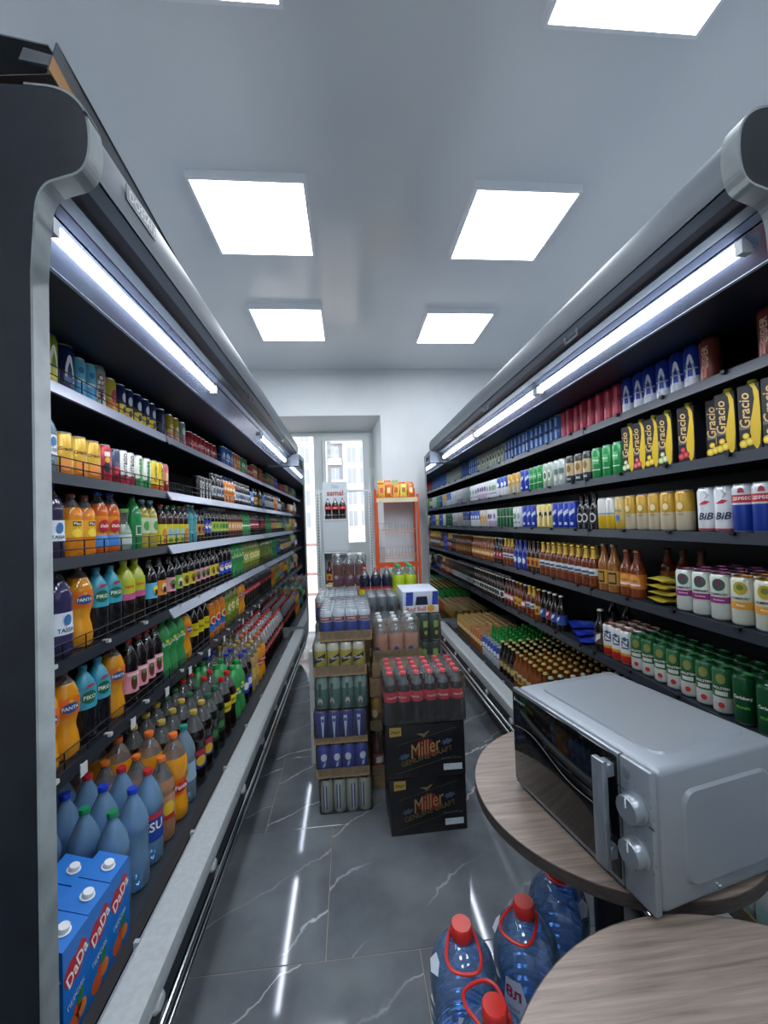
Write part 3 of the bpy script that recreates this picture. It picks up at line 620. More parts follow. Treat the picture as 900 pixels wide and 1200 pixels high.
kind('beer_gold', lambda: can(*C5, [(.48, '#c9bea2'), (1, '#c39a34')], [('e', .5, .13, .60, '#b08a2c'), ('e', .35, .09, .62, '#e8d8a4'), ('t', 'GOLD', .8, .42, '#7a5a1c')]))
kind('beer_bluewhite', lambda: can(*C5, [(.45, '#d6dce4'), (1, '#2c4fa8')], [('e', .5, .12, .6, '#e6ebf2')]))
kind('beer_white', lambda: can(*C5, [(1, '#d3d9da')], [('e', .5, .15, .55, '#7f9a8a'), ('r', .6, .03, .25, '#8a7aa8')]))
kind('beer_purplewhite', lambda: can(*C5, [(.35, '#b7a5c4'), (1, '#d8d6dc')], [('e', .5, .15, .6, '#6f5a94')]))
kind('beer_star', lambda: can(*C5, [(1, '#cfcabb')], [('p', [(0, .3), (.2, .1), (.6, .1), (.3, -.06), (.4, -.3), (0, -.16), (-.4, -.3), (-.3, -.06), (-.6, .1), (-.2, .1)], .5, '#c9973a')]))
kind('beer_psk', lambda: can(*C5, [(.58, '#1f3f9c'), (.85, '#d9dee4'), (1, '#cfd6de')], [('r', 1.4, .08, .70, '#b82a34'), ('t', 'ДЕРБЕС', 1.7, .70, '#f4f0ee'), ('p', [(-.3, 0), (.3, 0), (.22, .08), (0, .11), (-.22, .08)], .82, '#b03a44')]))
kind('bud', lambda: can(*C5, [(.09, '#c4364a'), (1, '#d2d6da')], [('t', 'BiB', 1.5, .36, '#1c2448', .3), ('p', [(-.7, 0), (.1, 0), (.5, .06), (.0, .09)], .62, '#c4364a'), ('p', [(-.1, 0), (.5, .1), (-.1, .2), (.2, .1)], .72, '#aeb8c6')]))
kind('baltika_wy', lambda: can(*C5, [(.45, '#d9b21f'), (1, '#d3d6d2')], [('r', .8, .02, .50, '#8a95a0')]))
kind('kraal', lambda: can(*C5, [(.3, '#c9a83a'), (1, '#c9b06a')], [('t', 'KRAAL', 1.4, .58, '#2a3f7a'), ('e', .4, .09, .36, '#3f7ab8')]))
kind('beer_yellow', lambda: can(*C5, [(1, '#dcc96a')], [('p', [(-.8, -.1), (.8, .05), (.8, .2), (-.8, .05)], .5, '#2a2a2c'), ('r', .2, .4, .5, '#efe6b8')]))
kind('beer_dkblue', lambda: can(*C5, [(1, '#1f3aa8')], [('p', [(-.6, -.1), (.6, .05), (.6, .2), (-.6, .05)], .55, '#c6d2ec'), ('r', .3, .05, .2, '#b8c6e4')]))
kind('beer_dkgreen', lambda: can(*C5, [(1, '#175c34')], [('t', 'Carlsberg', 1.3, .55, '#e6efe6', .2)]))
kind('somersby_p', lambda: can(.034, .172, [(1, '#d3dbd2')], [('e', .6, .13, .76, '#3c5a48'), ('e', .25, .06, .80, '#7a2a5a'), ('t', 'SOMERSBY', 1.6, .56, '#2c3f34'), ('r', 1.1, .065, .44, '#8a2a72'), ('t', 'Blackberry', 1.0, .44, '#efdfe8')], '#9a5a80'))
kind('somersby_y', lambda: can(.034, .172, [(1, '#d9dbcb')], [('e', .6, .13, .76, '#b3a13a'), ('e', .3, .06, .78, '#6a7a2c'), ('t', 'SOMERSBY', 1.6, .56, '#2c3f34'), ('r', 1.1, .075, .42, '#d99a3a'), ('t', 'Mango', .7, .42, '#f6ead0')], '#c9964a'))
kind('holsten', lambda: can(*C5, [(.36, '#d3d5cf'), (1, '#2f6a42')], [('e', .45, .11, .76, '#8a8a4a'), ('r', 1.0, .05, .56, '#244a32'), ('t', 'HOLSTEN', 1.6, .56, '#f2f4ee'), ('r', .6, .045, .45, '#c9d0c4'), ('e', .3, .06, .20, '#b8362c')], '#3f8a58'))
kind('carlsberg', lambda: can(*C5, [(1, '#15502e')], [('t', 'Carlsberg', 1.7, .55, '#eef3ea', .15), ('t', 'PILSNER', 1.2, .36, '#6ac04a')], '#4a9a64'))
kind('can_whitered', lambda: can(*C5, [(.26, '#c2281f'), (.34, '#d9a030'), (1, '#dfe2e2')], [('v', 'IZI', .3, .62, '#2c3f6a'), ('e', .3, .06, .75, '#3f5a8a')], '#c9a08a'))
AMB = '#8a4a16'; BRN = '#3a1c0e'
kind('ale_black', lambda: beer(.030, .20, '#131012', '#1a1a1c', [(1, '#1c1c20')], None, [('e', .7, .13, .33, '#c9ccd0'), ('e', .5, .09, .33, '#1a1a1c')], lab=(.15, .5)))
kind('ale_orange', lambda: beer(.034, .225, '#70330f', '#7a3a1c', [(1, '#c9742c')], '#6a2c16', [('e', .75, .13, .36, '#e09a4a'), ('t', 'PUBIC', 1.1, .36, '#7a2a1c'), ('r', .8, .02, .28, '#e8e0e8')], lab=(.2, .5)))
kind('ale_tall', lambda: beer(.033, .245, '#8c5a2c', '#8a7a5a', [(1, '#c99a3a')], None, [('r', .7, .12, .30, '#2a2216'), ('r', .55, .08, .30, '#a8834a')], lab=(.15, .45)))
kind('ale_yellowneck', lambda: beer(.031, .225, '#6a2f12', '#c9a93a', [(.3, '#7a3a16'), (1, '#cfd6da')], '#d9b04a', [('r', .8, .03, .36, '#3f5a7a')], lab=(.22, .46)))
kind('ale_brown', lambda: beer(.031, .225, BRN, '#2a1a14', [(1, '#c9913a')], None, [('e', .5, .1, .3, '#7a2a1c')]))
kind('ale_blue', lambda: beer(.031, .225, '#1f2f8a', '#1f2a6a', [(1, '#2a3fa8')], None, [('e', .6, .1, .3, '#cfd8ea')]))
kind('ale_amber', lambda: beer(.031, .22, '#7a3f14', '#b8a06a', [(1, '#b87a34')], None, [('r', .6, .06, .3, '#e2d2b0')]))
kind('ale_redwhite', lambda: beer(.031, .22, '#4a1f12', '#b0b0b0', [(1, '#a8404a')], None, [('r', .7, .07, .33, '#e4e0dc')]))
kind('ale_white', lambda: beer(.031, .22, '#24140e', '#b9b9b4', [(1, '#c8cccb')], None, [('e', .6, .1, .32, '#3a3a3c')]))
kind('ale_goldlab', lambda: beer(.031, .22, '#6a3414', '#c9b04a', [(1, '#d0a040')], None, [('r', .4, .06, .3, '#8a5a1c')]))
kind('ale_bluelab', lambda: beer(.033, .225, '#1c120e', '#c4c4c0', [(1, '#3454a0')], None, [('p', [(-.4, -.06), (.3, .0), (.5, .1), (-.1, .06)], .32, '#e2e6ee')]))
kind('ale_redlab', lambda: beer(.033, .225, '#1c120e', '#c4c4c0', [(1, '#9a2f36')], None, [('p', [(-.4, -.06), (.3, .0), (.5, .1), (-.1, .06)], .32, '#e6ddd8')]))
kind('ale_dark', lambda: beer(.033, .225, '#16100e', '#b8b8b2', [(1, '#4a4438')], None, [('p', [(-.5, -.1), (.4, .0), (.5, .12), (-.2, .08)], .32, '#d9d6cc')]))
kind('beer_amber_gold', lambda: beer(.031, .235, '#7a3f14', '#c3b068', [(1, '#d3c08a')], None, [('e', .5, .09, .3, '#8a6a2a')]))
kind('beer_amber_lime', lambda: beer(.031, .235, '#6a3a14', '#c3b068', [(1, '#a9b85a')], None, [('e', .5, .09, .3, '#e2e6c0')]))
kind('beer_green_green', lambda: beer(.031, .235, '#1d5a34', '#4a9a5a', [(1, '#9ab880')], '#c2c9b0', [('e', .5, .09, .3, '#2c6a3a')]))
kind('beer_green_white', lambda: beer(.031, .235, '#1a5230', '#b9c0b4', [(1, '#c9cfc4')], None, [('e', .5, .09, .3, '#2f7a4a')]))
kind('beer_greenneck', lambda: beer(.031, .24, '#14702c', '#2f8a3a', [(1, '#22304a')], '#1b8a34', [('r', .6, .05, .3, '#c8ccd2')]))
kind('beer_dark_gold', lambda: beer(.031, .235, '#1c130e', '#c9b878', [(1, '#6a5a3a')], None, [('e', .5, .09, .3, '#c9b878')]))
kind('can_goldtop', lambda: can(*C5, [(.5, '#8a6a2a'), (1, '#c2923c')], [('e', .5, .13, .5, '#e6d6a8')], '#d2bf92'))
kind('can_orangetop', lambda: can(*C5, [(1, '#b5662a')], [('e', .5, .13, .5, '#e6d6a8')], '#d6b98c'))
# --- cartons (front face towards +x)
def carton(w, d, h, base, deco, capc, slope=0.):
    m = P(base, .35)
    b = B()
    if slope:
        b.add([(-d / 2, -w / 2, 0), (d / 2, -w / 2, 0), (d / 2, w / 2, 0), (-d / 2, w / 2, 0), (-d / 2, -w / 2, h), (d / 2, -w / 2, h - slope), (d / 2, w / 2, h - slope), (-d / 2, w / 2, h)],
              [(3, 2, 1, 0), (4, 5, 6, 7), (0, 1, 5, 4), (1, 2, 6, 5), (2, 3, 7, 6), (3, 0, 4, 7)], m)
    else: b.rbox(-d / 2, d / 2, -w / 2, w / 2, 0, h, m, .0025, 1)
    parts = [('body', b)]
    cm = P(capc, .35); sl = math.atan2(slope, d)
    c = B().lathe([(.0165, 0), (.0175, .003), (.013, .003), (.013, .013), (.012, .0145)], 14, cm, xf=lambda p: Vector((d * .12, 0, h - slope * .62)) + Matrix.Rotation(sl, 3, 'Y') @ Vector(p))
    parts.append(('cap', c))
    f = B()
    for (face, bmf, col, lay) in deco(w, d, h):
        e = .0006 * lay
        if face == 'x': xf = lambda p, e=e: (d / 2 + e, p[0], p[1])
        elif face == 'y': xf = lambda p, e=e: (p[0], -w / 2 - e, p[1])
        elif face == 'Y': xf = lambda p, e=e: (-p[0], w / 2 + e, p[1])
        f.bm(bmf, P(col, .35), xf)
    parts.append(('printed_label', f))
    return parts, max(w, .06) / 2, h
def mv(b, dx, dy, rot=0., sx=1, sy=1):
    for v in b.verts:
        x, y = v.co.x * sx, v.co.y * sy; c, s = math.cos(rot), math.sin(rot)
        v.co = (x * c - y * s + dx, x * s + y * c + dy, 0)
    return b
def gracio_deco(fruit, fcol):
    def f(w, d, h):
        o = []
        wave = [(.04, .49), (.20, .42), (.25, .27), (.14, .08), (.02, -.08), (.0, -.22), (.12, -.40), (.26, -.485), (.40, -.40), (.47, -.15), (.47, .12), (.44, .36), (.26, .495)]
        o.append(('x', mv(poly_bm([(x * w, y * h) for x, y in wave]), 0, h / 2), '#d9b92e', 1))
        t = text_bm('Gracio', w=.52 * h, shear=.25, bold=.012); o.append(('x', mv(t, -.20 * w, .62 * h, PI / 2), '#d8b878', 2))
        for k, (fx, fy, fr) in enumerate(((-.30, .13, .20), (-.02, .15, .20), (-.18, .24, .15))):
            o.append(('x', mv(poly_bm(ell(fr * w, fr * w)), fx * w, fy * h), fruit, 2 + k)); o.append(('x', mv(poly_bm(ell(fr * w * .55, fr * w * .55)), fx * w, fy * h), fcol, 5))
        for zz in (.34, .37): o.append(('x', mv(poly_bm([(-.46 * w, 0), (.05 * w, 0), (.05 * w, .006), (-.46 * w, .006)]), 0, zz * h), '#6a6a70', 1))
        return o
    return f
kind('gracio_lime', lambda: carton(.066, .062, .225, '#26262b', gracio_deco('#b9c98f', '#e6ecd2'), '#a8b03a'))
kind('gracio_straw', lambda: carton(.066, .062, .225, '#26262b', gracio_deco('#c8455a', '#e88a90'), '#8a8a4a'))
kind('gracio_cherry', lambda: carton(.066, .062, .225, '#26262b', gracio_deco('#b8323a', '#d8606a'), '#a89a3a'))
kind('gracio_lemon', lambda: carton(.066, .062, .225, '#26262b', gracio_deco('#e0be34', '#f0dc6a'), '#c9c03a'))
def dada_deco(w, d, h):
    o = []
    heart = [(-.40, .02), (-.36, .20), (-.10, .30), (.10, .24), (.32, .32), (.44, .16), (.30, -.02), (.0, -.16), (-.30, -.12)]
    for face, ww in (('x', w), ('y', d)):
        rot = .5
        o.append((face, mv(poly_bm([(x * ww * 1.12, y * ww * 1.5) for x, y in heart]), .0, .60 * h, rot * .6), '#c01f2e', 1))
        o.append((face, mv(text_bm('DaDa', w=.86 * ww, h=.36 * ww, shear=.2, bold=.02), 0, .63 * h, rot), '#f6f2ee', 2))
        o.append((face, mv(text_bm('ПЕРСИК', w=.66 * ww, h=.15 * ww), -.04 * ww, .37 * h, rot * .5), '#eaf2f8', 2))
        for fx, fy, fr, c in ((-.18, .12, .24, '#e0662c'), (.16, .16, .20, '#e88a4a'), (.02, .22, .16, '#d8502c')): o.append((face, mv(poly_bm(ell(fr * ww, fr * ww)), fx * ww, fy * h), c, 1))
        o.append((face, mv(poly_bm(ell(.09 * ww, .2 * ww)), .10 * ww, .30 * h, -.4), '#2f8a3a', 3))
    return o
kind('dada', lambda: carton(.088, .082, .245, '#1f74cc', dada_deco, '#e6eaec', slope=.022))

KC = {}
def get_kind(n):
    if n not in KC:
        parts, r, h = KIND[n][0]()
        near = [(pn, b.mesh(pn)) for pn, b in parts]
        far = joined(parts).mesh('one')
        KC[n] = (near, far, r, h)
    return KC[n]
WH = ['top shelf', 'second shelf', 'third shelf', 'fourth shelf', 'lowest shelf', 'floor well']
ORD = ['first', 'second', 'third', 'fourth', 'fifth', 'sixth', 'seventh', 'eighth', 'ninth', 'tenth', 'eleventh', 'twelfth', 'thirteenth', 'fourteenth']
def which(base, i, n, q, rows):
    ex = ''
    if n > 1: ex += ', %s from window' % ORD[n - 1 - i]
    if rows > 1: ex += ', %s row' % (ORD[q] if q else 'front')
    lab = base + ex
    return lab if len(lab.replace(',', ' ').split()) <= 16 else base
def put(k, name, loc, rz, label, cat, group=None, near=True):
    near_, far_, r, h = get_kind(k)
    if near:
        o = ob(name, near_[0][1], None, loc, rz)
        for pn, me in near_[1:]: ob(pn, me, o)
    else: o = ob(name, far_, None, loc, rz)
    for c in o.children:
        if c.name.startswith('printed_label'): c['kind'] = 'stuff'
    tag(o, label, cat, group); return o
def row(k, sgn, lev, y0, y1, n, name, cat, desc, where=None, s=None, rows=1, dz=0., far=None, face=None, ds=None):
    """n drinks of one kind between y0 and y1, front row at the shelf edge"""
    near_, far_, r, h = get_kind(k)
    lab = f"{desc}, {'soda' if sgn < 0 else 'beer'} cooler {where or WH[lev]}"
    z = (ZS[lev] if lev < 5 else DECK) + dz + .0008
    s0 = s if s is not None else (1.122 + r if lev < 5 else .90 + r)
    pitch = (y1 - y0) / n
    isfar = (y0 > 2.75) if far is None else far
    for q in range(rows):
        for i in range(n):
            yy = y0 + pitch * (i + .5) + random.uniform(-.15, .15) * max(0, pitch - 2 * r)
            ss = s0 + q * (ds or 2 * r + .003) + random.uniform(0, max(0, (ds or 2 * r + .003) - 2 * r - .0025) if rows > 1 else .006)
            if lev == 5 and k != 'dada': yy += (.014 if sgn < 0 else .009) * (1 if round((s0 + q * (ds or .1) - .945) / (.102 if sgn < 0 else .0685)) % 2 else -1)
            base = (0 if sgn < 0 else PI)
            bias = -.30 if sgn < 0 else .30
            rz = base + (face if face is not None else bias + random.uniform(-.18, .18))
            put(k, name, (XC + sgn * ss, yy, z), rz, which(lab, i, n, q, rows), cat, lab if n * rows > 1 else None, near=(not isfar) and q < 2)
LS = -1; RS = 1
# ------------------------------------------------------------------ soft-drink cooler
row('can_lime', LS, 0, 1.36, 1.435, 1, 'soda_can', 'can', 'lime green can with a pale peak')
row('can_navy', LS, 0, 1.445, 1.52, 1, 'soda_can', 'can', 'navy can with a pale peak beside the lime green can')
row('can_cyan', LS, 0, 1.518, 1.628, 2, 'soda_can', 'can', 'slim sky blue can')
row('can_millo', LS, 0, 1.632, 1.705, 1, 'soda_can', 'can', 'sage can with pink vertical lettering')
row('can_yelred', LS, 0, 1.71, 1.77, 1, 'soda_can', 'can', 'yellow and red can')
row('can_navyyel', LS, 0, 1.775, 2.12, 5, 'soda_can', 'can', 'navy and yellow can')
row('can_dark', LS, 0, 2.145, 2.23, 1, 'soda_can', 'can', 'plain dark blue can')
row('can_gold', LS, 0, 2.25, 2.40, 2, 'soda_can', 'can', 'gold can with copper base')
row('can_silver', LS, 0, 2.41, 2.50, 1, 'soda_can', 'can', 'grey green can with pink base')
row('can_red33', LS, 0, 2.53, 3.05, 7, 'soda_can', 'can', 'short red cola can', far=False)
row('can_blue33', LS, 0, 3.2, 3.46, 4, 'soda_can', 'can', 'slim blue can')
row('can_orange33', LS, 0, 3.48, 3.70, 3, 'soda_can', 'can', 'slim orange can')
row('can_green33', LS, 0, 3.74, 3.93, 3, 'soda_can', 'can', 'slim green can')
row('can_red33', LS, 0, 3.94, 4.15, 3, 'soda_can', 'can', 'short red cola can beside slim green cans')
row('can_orange33', LS, 0, 4.16, 4.36, 3, 'soda_can', 'can', 'slim orange can by the mirror end')
row('tassay_s', LS, 1, 1.345, 1.425, 1, 'water_bottle', 'bottle', 'small water bottle with white label')
row('can_fruitgold', LS, 1, 1.435, 1.655, 3, 'juice_can', 'can', 'wide golden fruit can', face=-.5)
row('can_fruitred', LS, 1, 1.658, 1.725, 1, 'juice_can', 'can', 'red fruit can with dark berries')
row('can_darkred', LS, 1, 1.728, 1.785, 1, 'juice_can', 'can', 'slim dark red and blue can')
row('can_fgred', LS, 1, 1.787, 1.90, 2, 'juice_can', 'can', 'slim white can with red base and vertical lettering', face=-.35)
row('can_fggreen', LS, 1, 1.905, 2.06, 2, 'juice_can', 'can', 'slim white can with green base and vertical lettering', face=-.35)
row('can_yellow', LS, 1, 2.062, 2.175, 2, 'juice_can', 'can', 'slim yellow can with orange base')
row('can_redgrad', LS, 1, 2.178, 2.245, 1, 'juice_can', 'can', 'slim red can with shaded top')
row('can_bw', LS, 1, 2.67, 2.92, 4, 'juice_can', 'can', 'black can with white vertical lettering', far=False)
row('small_mix_a', LS, 1, 2.95, 3.2, 4, 'small_soda_bottle', 'bottle', 'small dark bottle with pale label')
row('orange_s', LS, 1, 3.2, 3.5, 4, 'small_soda_bottle', 'bottle', 'small orange soda bottle')
row('small_mix_a', LS, 1, 3.52, 4.05, 8, 'small_soda_bottle', 'bottle', 'small pale label bottle past orange bottles')
row('can_blue33', LS, 1, 4.07, 4.18, 2, 'juice_can', 'can', 'slim blue can')
row('small_mix_b', LS, 1, 4.19, 4.36, 2, 'small_soda_bottle', 'bottle', 'small dark bottle with tan label')
row('tassay_m', LS, 2, 1.28, 1.47, 2, 'water_bottle', 'bottle', 'blue capped bottle with white label')
row('orange_jug', LS, 2, 1.475, 1.63, 2, 'soda_bottle', 'bottle', 'squat orange juice bottle with yellow label')
row('dada_pet', LS, 2, 1.632, 1.79, 2, 'soda_bottle', 'bottle', 'orange and blue wrapped bottle, blue cap')
row('jar_pale', LS, 2, 1.795, 1.875, 1, 'soda_bottle', 'jar', 'pale green jar with lime lid')
row('green_flat', LS, 2, 1.88, 1.96, 1, 'soda_bottle', 'bottle', 'emerald green bottle with square label')
row('aloe', LS, 2, 1.965, 2.115, 2, 'soda_bottle', 'bottle', 'pale yellow drink bottle with light blue cap')
row('yellow_label_red', LS, 2, 2.15, 2.22, 1, 'soda_bottle', 'bottle', 'yellow wrapped bottle with red cap beside the pale drinks')
row('yellow_label_small', LS, 2, 2.222, 2.43, 3, 'soda_bottle', 'bottle', 'yellow wrapped bottle with green cap')
row('yellow_label_red', LS, 2, 2.432, 2.50, 1, 'soda_bottle', 'bottle', 'yellow wrapped bottle with red cap beside the turquoise bottles')
row('cyan_pet', LS, 2, 2.505, 2.64, 2, 'soda_bottle', 'bottle', 'turquoise waisted bottle')
row('small_mix_b', LS, 2, 2.641, 2.764, 2, 'soda_bottle', 'bottle', 'small dark bottle with tan label')
row('pepsi_s', LS, 2, 2.765, 2.90, 2, 'soda_bottle', 'bottle', 'cola bottle with blue label', far=False)
row('darkgreen_label', LS, 2, 2.91, 3.28, 5, 'soda_bottle', 'bottle', 'dark bottle with lime label')
row('tan_label', LS, 2, 3.29, 3.72, 6, 'soda_bottle', 'bottle', 'brown bottle with apricot label')
row('green_pet_s', LS, 2, 3.73, 4.02, 4, 'soda_bottle', 'bottle', 'small green soda bottle')
row('red_pet_s', LS, 2, 4.03, 4.36, 5, 'soda_bottle', 'bottle', 'dark bottle with crimson label')
row('tassay_l', LS, 3, 1.29, 1.50, 2, 'water_bottle', 'bottle', 'large bottle with white label and yellow cap')
row('fanta', LS, 3, 1.502, 1.61, 1, 'soda_bottle', 'bottle', 'orange soda bottle with waisted body', face=-.5)
row('piko', LS, 3, 1.615, 1.79, 2, 'soda_bottle', 'bottle', 'turquoise wrapped bottle with dark base', face=-.5)
row('lipton', LS, 3, 1.80, 1.99, 2, 'soda_bottle', 'bottle', 'yellow capped tea bottle with lime and pink wrap', face=-.5)
seq = ['cyan', 'orange', 'pink', 'green', 'yellow', 'pink', 'pink', 'pink', 'yellow', 'yellow']
yy = 2.02; cnt = {}
for i, c in enumerate(seq):
    cnt[c] = cnt.get(c, 0) + 1
for c0, a, n in (('cyan', 2.02, 1), ('orange', 2.115, 1), ('pink', 2.225, 1), ('green', 2.32, 1), ('yellow', 2.415, 2), ('pink', 2.60, 3), ('yellow', 2.87, 2)):
    wh = {('pink', 1): ' by green label', ('pink', 3): ' in threes', ('yellow', 2.415): ' beside green label', ('yellow', 2.87): ' beside blue cola'}
    ex = wh.get((c0, n), '') if c0 == 'pink' else wh.get((c0, a), '')
    row('tea_' + c0, LS, 3, a, a + .09 * n, n, 'iced_tea_bottle', 'bottle', f'{c0 if c0 != "cyan" else "light blue"} label tea bottle{ex}', far=False)
row('pepsi', LS, 3, 3.07, 3.37, 3, 'soda_bottle', 'bottle', 'large cola bottle with blue label')
row('sprite', LS, 3, 3.38, 3.74, 4, 'soda_bottle', 'bottle', 'green soda bottle')
row('lemon', LS, 3, 3.75, 4.38, 7, 'soda_bottle', 'bottle', 'olive lemon drink bottle')
row('fanta', LS, 4, 1.325, 1.525, 2, 'soda_bottle', 'bottle', 'orange soda bottle before the turquoise ones', face=-.5)
row('piko', LS, 4, 1.53, 1.705, 2, 'soda_bottle', 'bottle', 'turquoise wrapped bottle with dark base', face=-.5)
row('fanta', LS, 4, 1.71, 1.82, 1, 'soda_bottle', 'bottle', 'orange soda bottle after the turquoise ones', face=-.5)
row('tea_pinkbig', LS, 4, 1.83, 2.15, 4, 'iced_tea_bottle', 'bottle', 'dark bottle with big pink label', face=-.5)
row('sprite', LS, 4, 2.155, 2.43, 3, 'soda_bottle', 'bottle', 'green soda bottle', face=-.5)
row('fanta', LS, 4, 2.435, 2.53, 1, 'soda_bottle', 'bottle', 'orange soda bottle beside the green soda')
row('yellow_band', LS, 4, 2.54, 2.83, 3, 'iced_tea_bottle', 'bottle', 'dark bottle with yellow band', far=False, face=-.5)
row('orange_blue', LS, 4, 2.84, 3.19, 3, 'soda_bottle', 'bottle', 'orange and blue wrapped bottle', far=False)
row('lemon', LS, 4, 3.2, 3.54, 3, 'soda_bottle', 'bottle', 'olive lemon drink bottle')
row('fanta', LS, 4, 3.55, 3.76, 2, 'soda_bottle', 'bottle', 'orange soda bottle beside the red label cola')
row('coke', LS, 4, 3.77, 4.38, 6, 'soda_bottle', 'bottle', 'cola bottle with red label')
# floor well
def well(k, y0, n, rows, pitch, desc, s=.945, ds=.103, name='large_soda_bottle', far=None, cat='bottle'):
    row(k, LS, 5, y0, y0 + pitch * n, n, name, cat, desc, s=s, rows=rows, ds=ds, far=far, face=-.6)
row('dada', LS, 5, 1.012, 1.288, 3, 'juice_carton', 'carton', 'blue juice carton with red heart', s=.912, rows=2, ds=.092, face=-.04)
well('water_green', 1.325, 1, 4, .095, 'clear blue water bottle with green cap')
well('water_big', 1.425, 1, 4, .10, 'clear blue water bottle with blue cap')
well('water_red', 1.53, 1, 4, .10, 'blue label water bottle with red cap')
well('peach', 1.635, 1, 4, .10, 'pinkish drink bottle with orange cap')
well('fanta_big', 1.74, 1, 4, .11, 'big orange soda beside pinkish drinks', ds=.108)
well('teal_water', 1.852, 1, 1, .10, 'pale bottle with teal cap')
well('cola_gold', 1.853, 1, 3, .105, 'gold capped cola behind teal cap', s=1.052, ds=.105)
well('cola_gold', 1.962, 2, 4, .105, 'dark cola bottle with gold cap', ds=.105)
well('cola_green', 2.175, 2, 4, .10, 'dark green drink bottle with green cap')
well('coke_yellow', 2.38, 2, 3, .105, 'red capped cola bottle with yellow band', ds=.105)
well('sprite_big', 2.595, 2, 4, .105, 'big green soda bottle', ds=.105, far=False)
well('pepsi_big', 2.81, 2, 2, .10, 'cola bottle with blue cap', far=False)
well('clear_blue', 2.81, 2, 2, .10, 'clear drink bottle with blue cap', s=1.155, far=False)
well('honey_gold', 3.015, 2, 4, .10, 'honey coloured drink bottle with gold cap')
well('fanta_big', 3.22, 2, 2, .108, 'big orange soda beside red capped cola', ds=.108)
well('honey_gold', 3.22, 2, 2, .108, 'honey drink bottle behind the orange soda', s=1.165)
well('coke_big', 3.455, 9, 4, .1025, 'red capped cola bottle with red label', ds=.1)

# ------------------------------------------------------------------ beer cooler
bc = lambda *a, **k: row(a[0], RS, a[1], a[2], a[3], a[4], a[5] if len(a) > 6 else 'beer_can', 'can' if len(a) <= 6 or 'can' in a[5] else 'bottle', a[-1], **k)
bc('beer_brown', 0, 1.145, 1.215, 1, 'reddish brown can at the cooler end')
bc('beer_brown', 0, 1.245, 1.315, 1, 'reddish brown can standing deep', s=1.30)
bc('beer_brown', 0, 1.365, 1.432, 1, 'reddish brown can beside the blue peak cans')
bc('efes', 0, 1.436, 1.868, 6, 'blue can with silver peak', face=.45)
bc('beer_red', 0, 1.872, 2.445, 8, 'crimson can with golden numeral')
bc('beer_blue', 0, 2.45, 3.36, 13, 'mid blue can', far=False)
bc('beer_silgreen', 0, 3.37, 4.10, 10, 'silver can with green crest')
bc('beer_blue', 0, 4.10, 4.385, 4, 'mid blue can beside the mirror')
for k, yy, d in (('gracio_lemon', 1.165, 'black juice carton with yellow wave and lemon, next to cooler end'), ('gracio_lemon', 1.245, 'black juice carton with yellow wave and lemon, second along'), ('gracio_lemon', 1.335, 'black lemon carton beside cherry one'), ('gracio_lemon', 1.412, 'black lemon carton behind cherry one'),
                 ('gracio_cherry', 1.505, 'black juice carton with yellow wave and cherries'), ('gracio_lime', 1.61, 'black juice carton with lime, between strawberry and cherry'), ('gracio_lemon', 1.69, 'black lemon carton between lime and strawberry'), ('gracio_straw', 1.762, 'black juice carton with yellow wave and strawberries'), ('gracio_lime', 1.84, 'black juice carton with lime beside green cans')):
    row(k, RS, 1, yy - .033, yy + .033, 1, 'juice_carton', 'carton', d, s=1.16 if 'behind' not in d else 1.2, face=.22)
bc('beer_green', 1, 1.885, 2.145, 3, 'bright green beer can', rows=1)
bc('beer_darkgold', 1, 2.15, 2.41, 3, 'dark and cream beer can')
bc('beer_silver', 1, 2.42, 2.56, 2, 'plain silver can')
bc('beer_silgreen', 1, 2.565, 2.70, 2, 'silver can with green crest')
bc('beer_green', 1, 2.71, 2.92, 3, 'bright green beer can past the silver ones', far=False)
bc('beer_dkblue', 1, 2.922, 3.062, 2, 'deep blue can')
bc('beer_gold', 1, 3.065, 3.33, 3, 'gold can')
bc('beer_bluewhite', 1, 3.335, 3.57, 3, 'blue and white can')
bc('beer_white', 1, 3.575, 3.85, 4, 'whitish can with green crest')
bc('beer_purplewhite', 1, 3.855, 4.12, 4, 'white and lilac can')
bc('beer_white', 1, 4.125, 4.385, 3, 'whitish can by the mirror')
bc('beer_psk', 2, 1.12, 1.335, 3, 'blue can with red band and white top', face=.5)
bc('bud', 2, 1.336, 1.475, 2, 'white can with dark blue script', face=.5)
bc('beer_gold', 2, 1.51, 1.895, 5, 'gold can with cream base')
bc('beer_silver', 2, 1.49, 1.56, 1, 'grey can set behind gold ones', s=1.24)
bc('kraal', 2, 1.897, 1.965, 1, 'golden can with blue lettering')
bc('baltika_wy', 2, 1.967, 2.105, 2, 'half white half yellow can')
bc('ale_black', 2, 2.11, 2.31, 3, 'ale_bottle', 'black bottle with round emblem')
bc('beer_dkblue', 2, 2.32, 2.60, 4, 'deep blue can with pale slash')
bc('beer_yellow', 2, 2.605, 2.82, 3, 'pale yellow can with black slash')
bc('beer_dkblue', 2, 2.825, 3.07, 3, 'deep blue can past the yellow ones', far=False)
bc('beer_white', 2, 3.075, 3.24, 2, 'whitish can with green crest')
bc('beer_dkgreen', 2, 3.245, 3.6, 5, 'dark green can')
bc('beer_purplewhite', 2, 3.61, 3.86, 3, 'white and lilac can')
bc('beer_star', 2, 3.865, 4.08, 3, 'cream can with gold star')
bc('beer_bluewhite', 2, 4.085, 4.385, 4, 'blue and white can')
bc('somersby_y', 3, 1.11, 1.36, 3, 'white cider can with orange band', rows=4, face=.5)
bc('somersby_p', 3, 1.362, 1.60, 3, 'white cider can with purple band', rows=4, face=.5)
bc('ale_orange', 3, 1.81, 1.95, 2, 'ale_bottle', 'brown bottle with orange label in front')
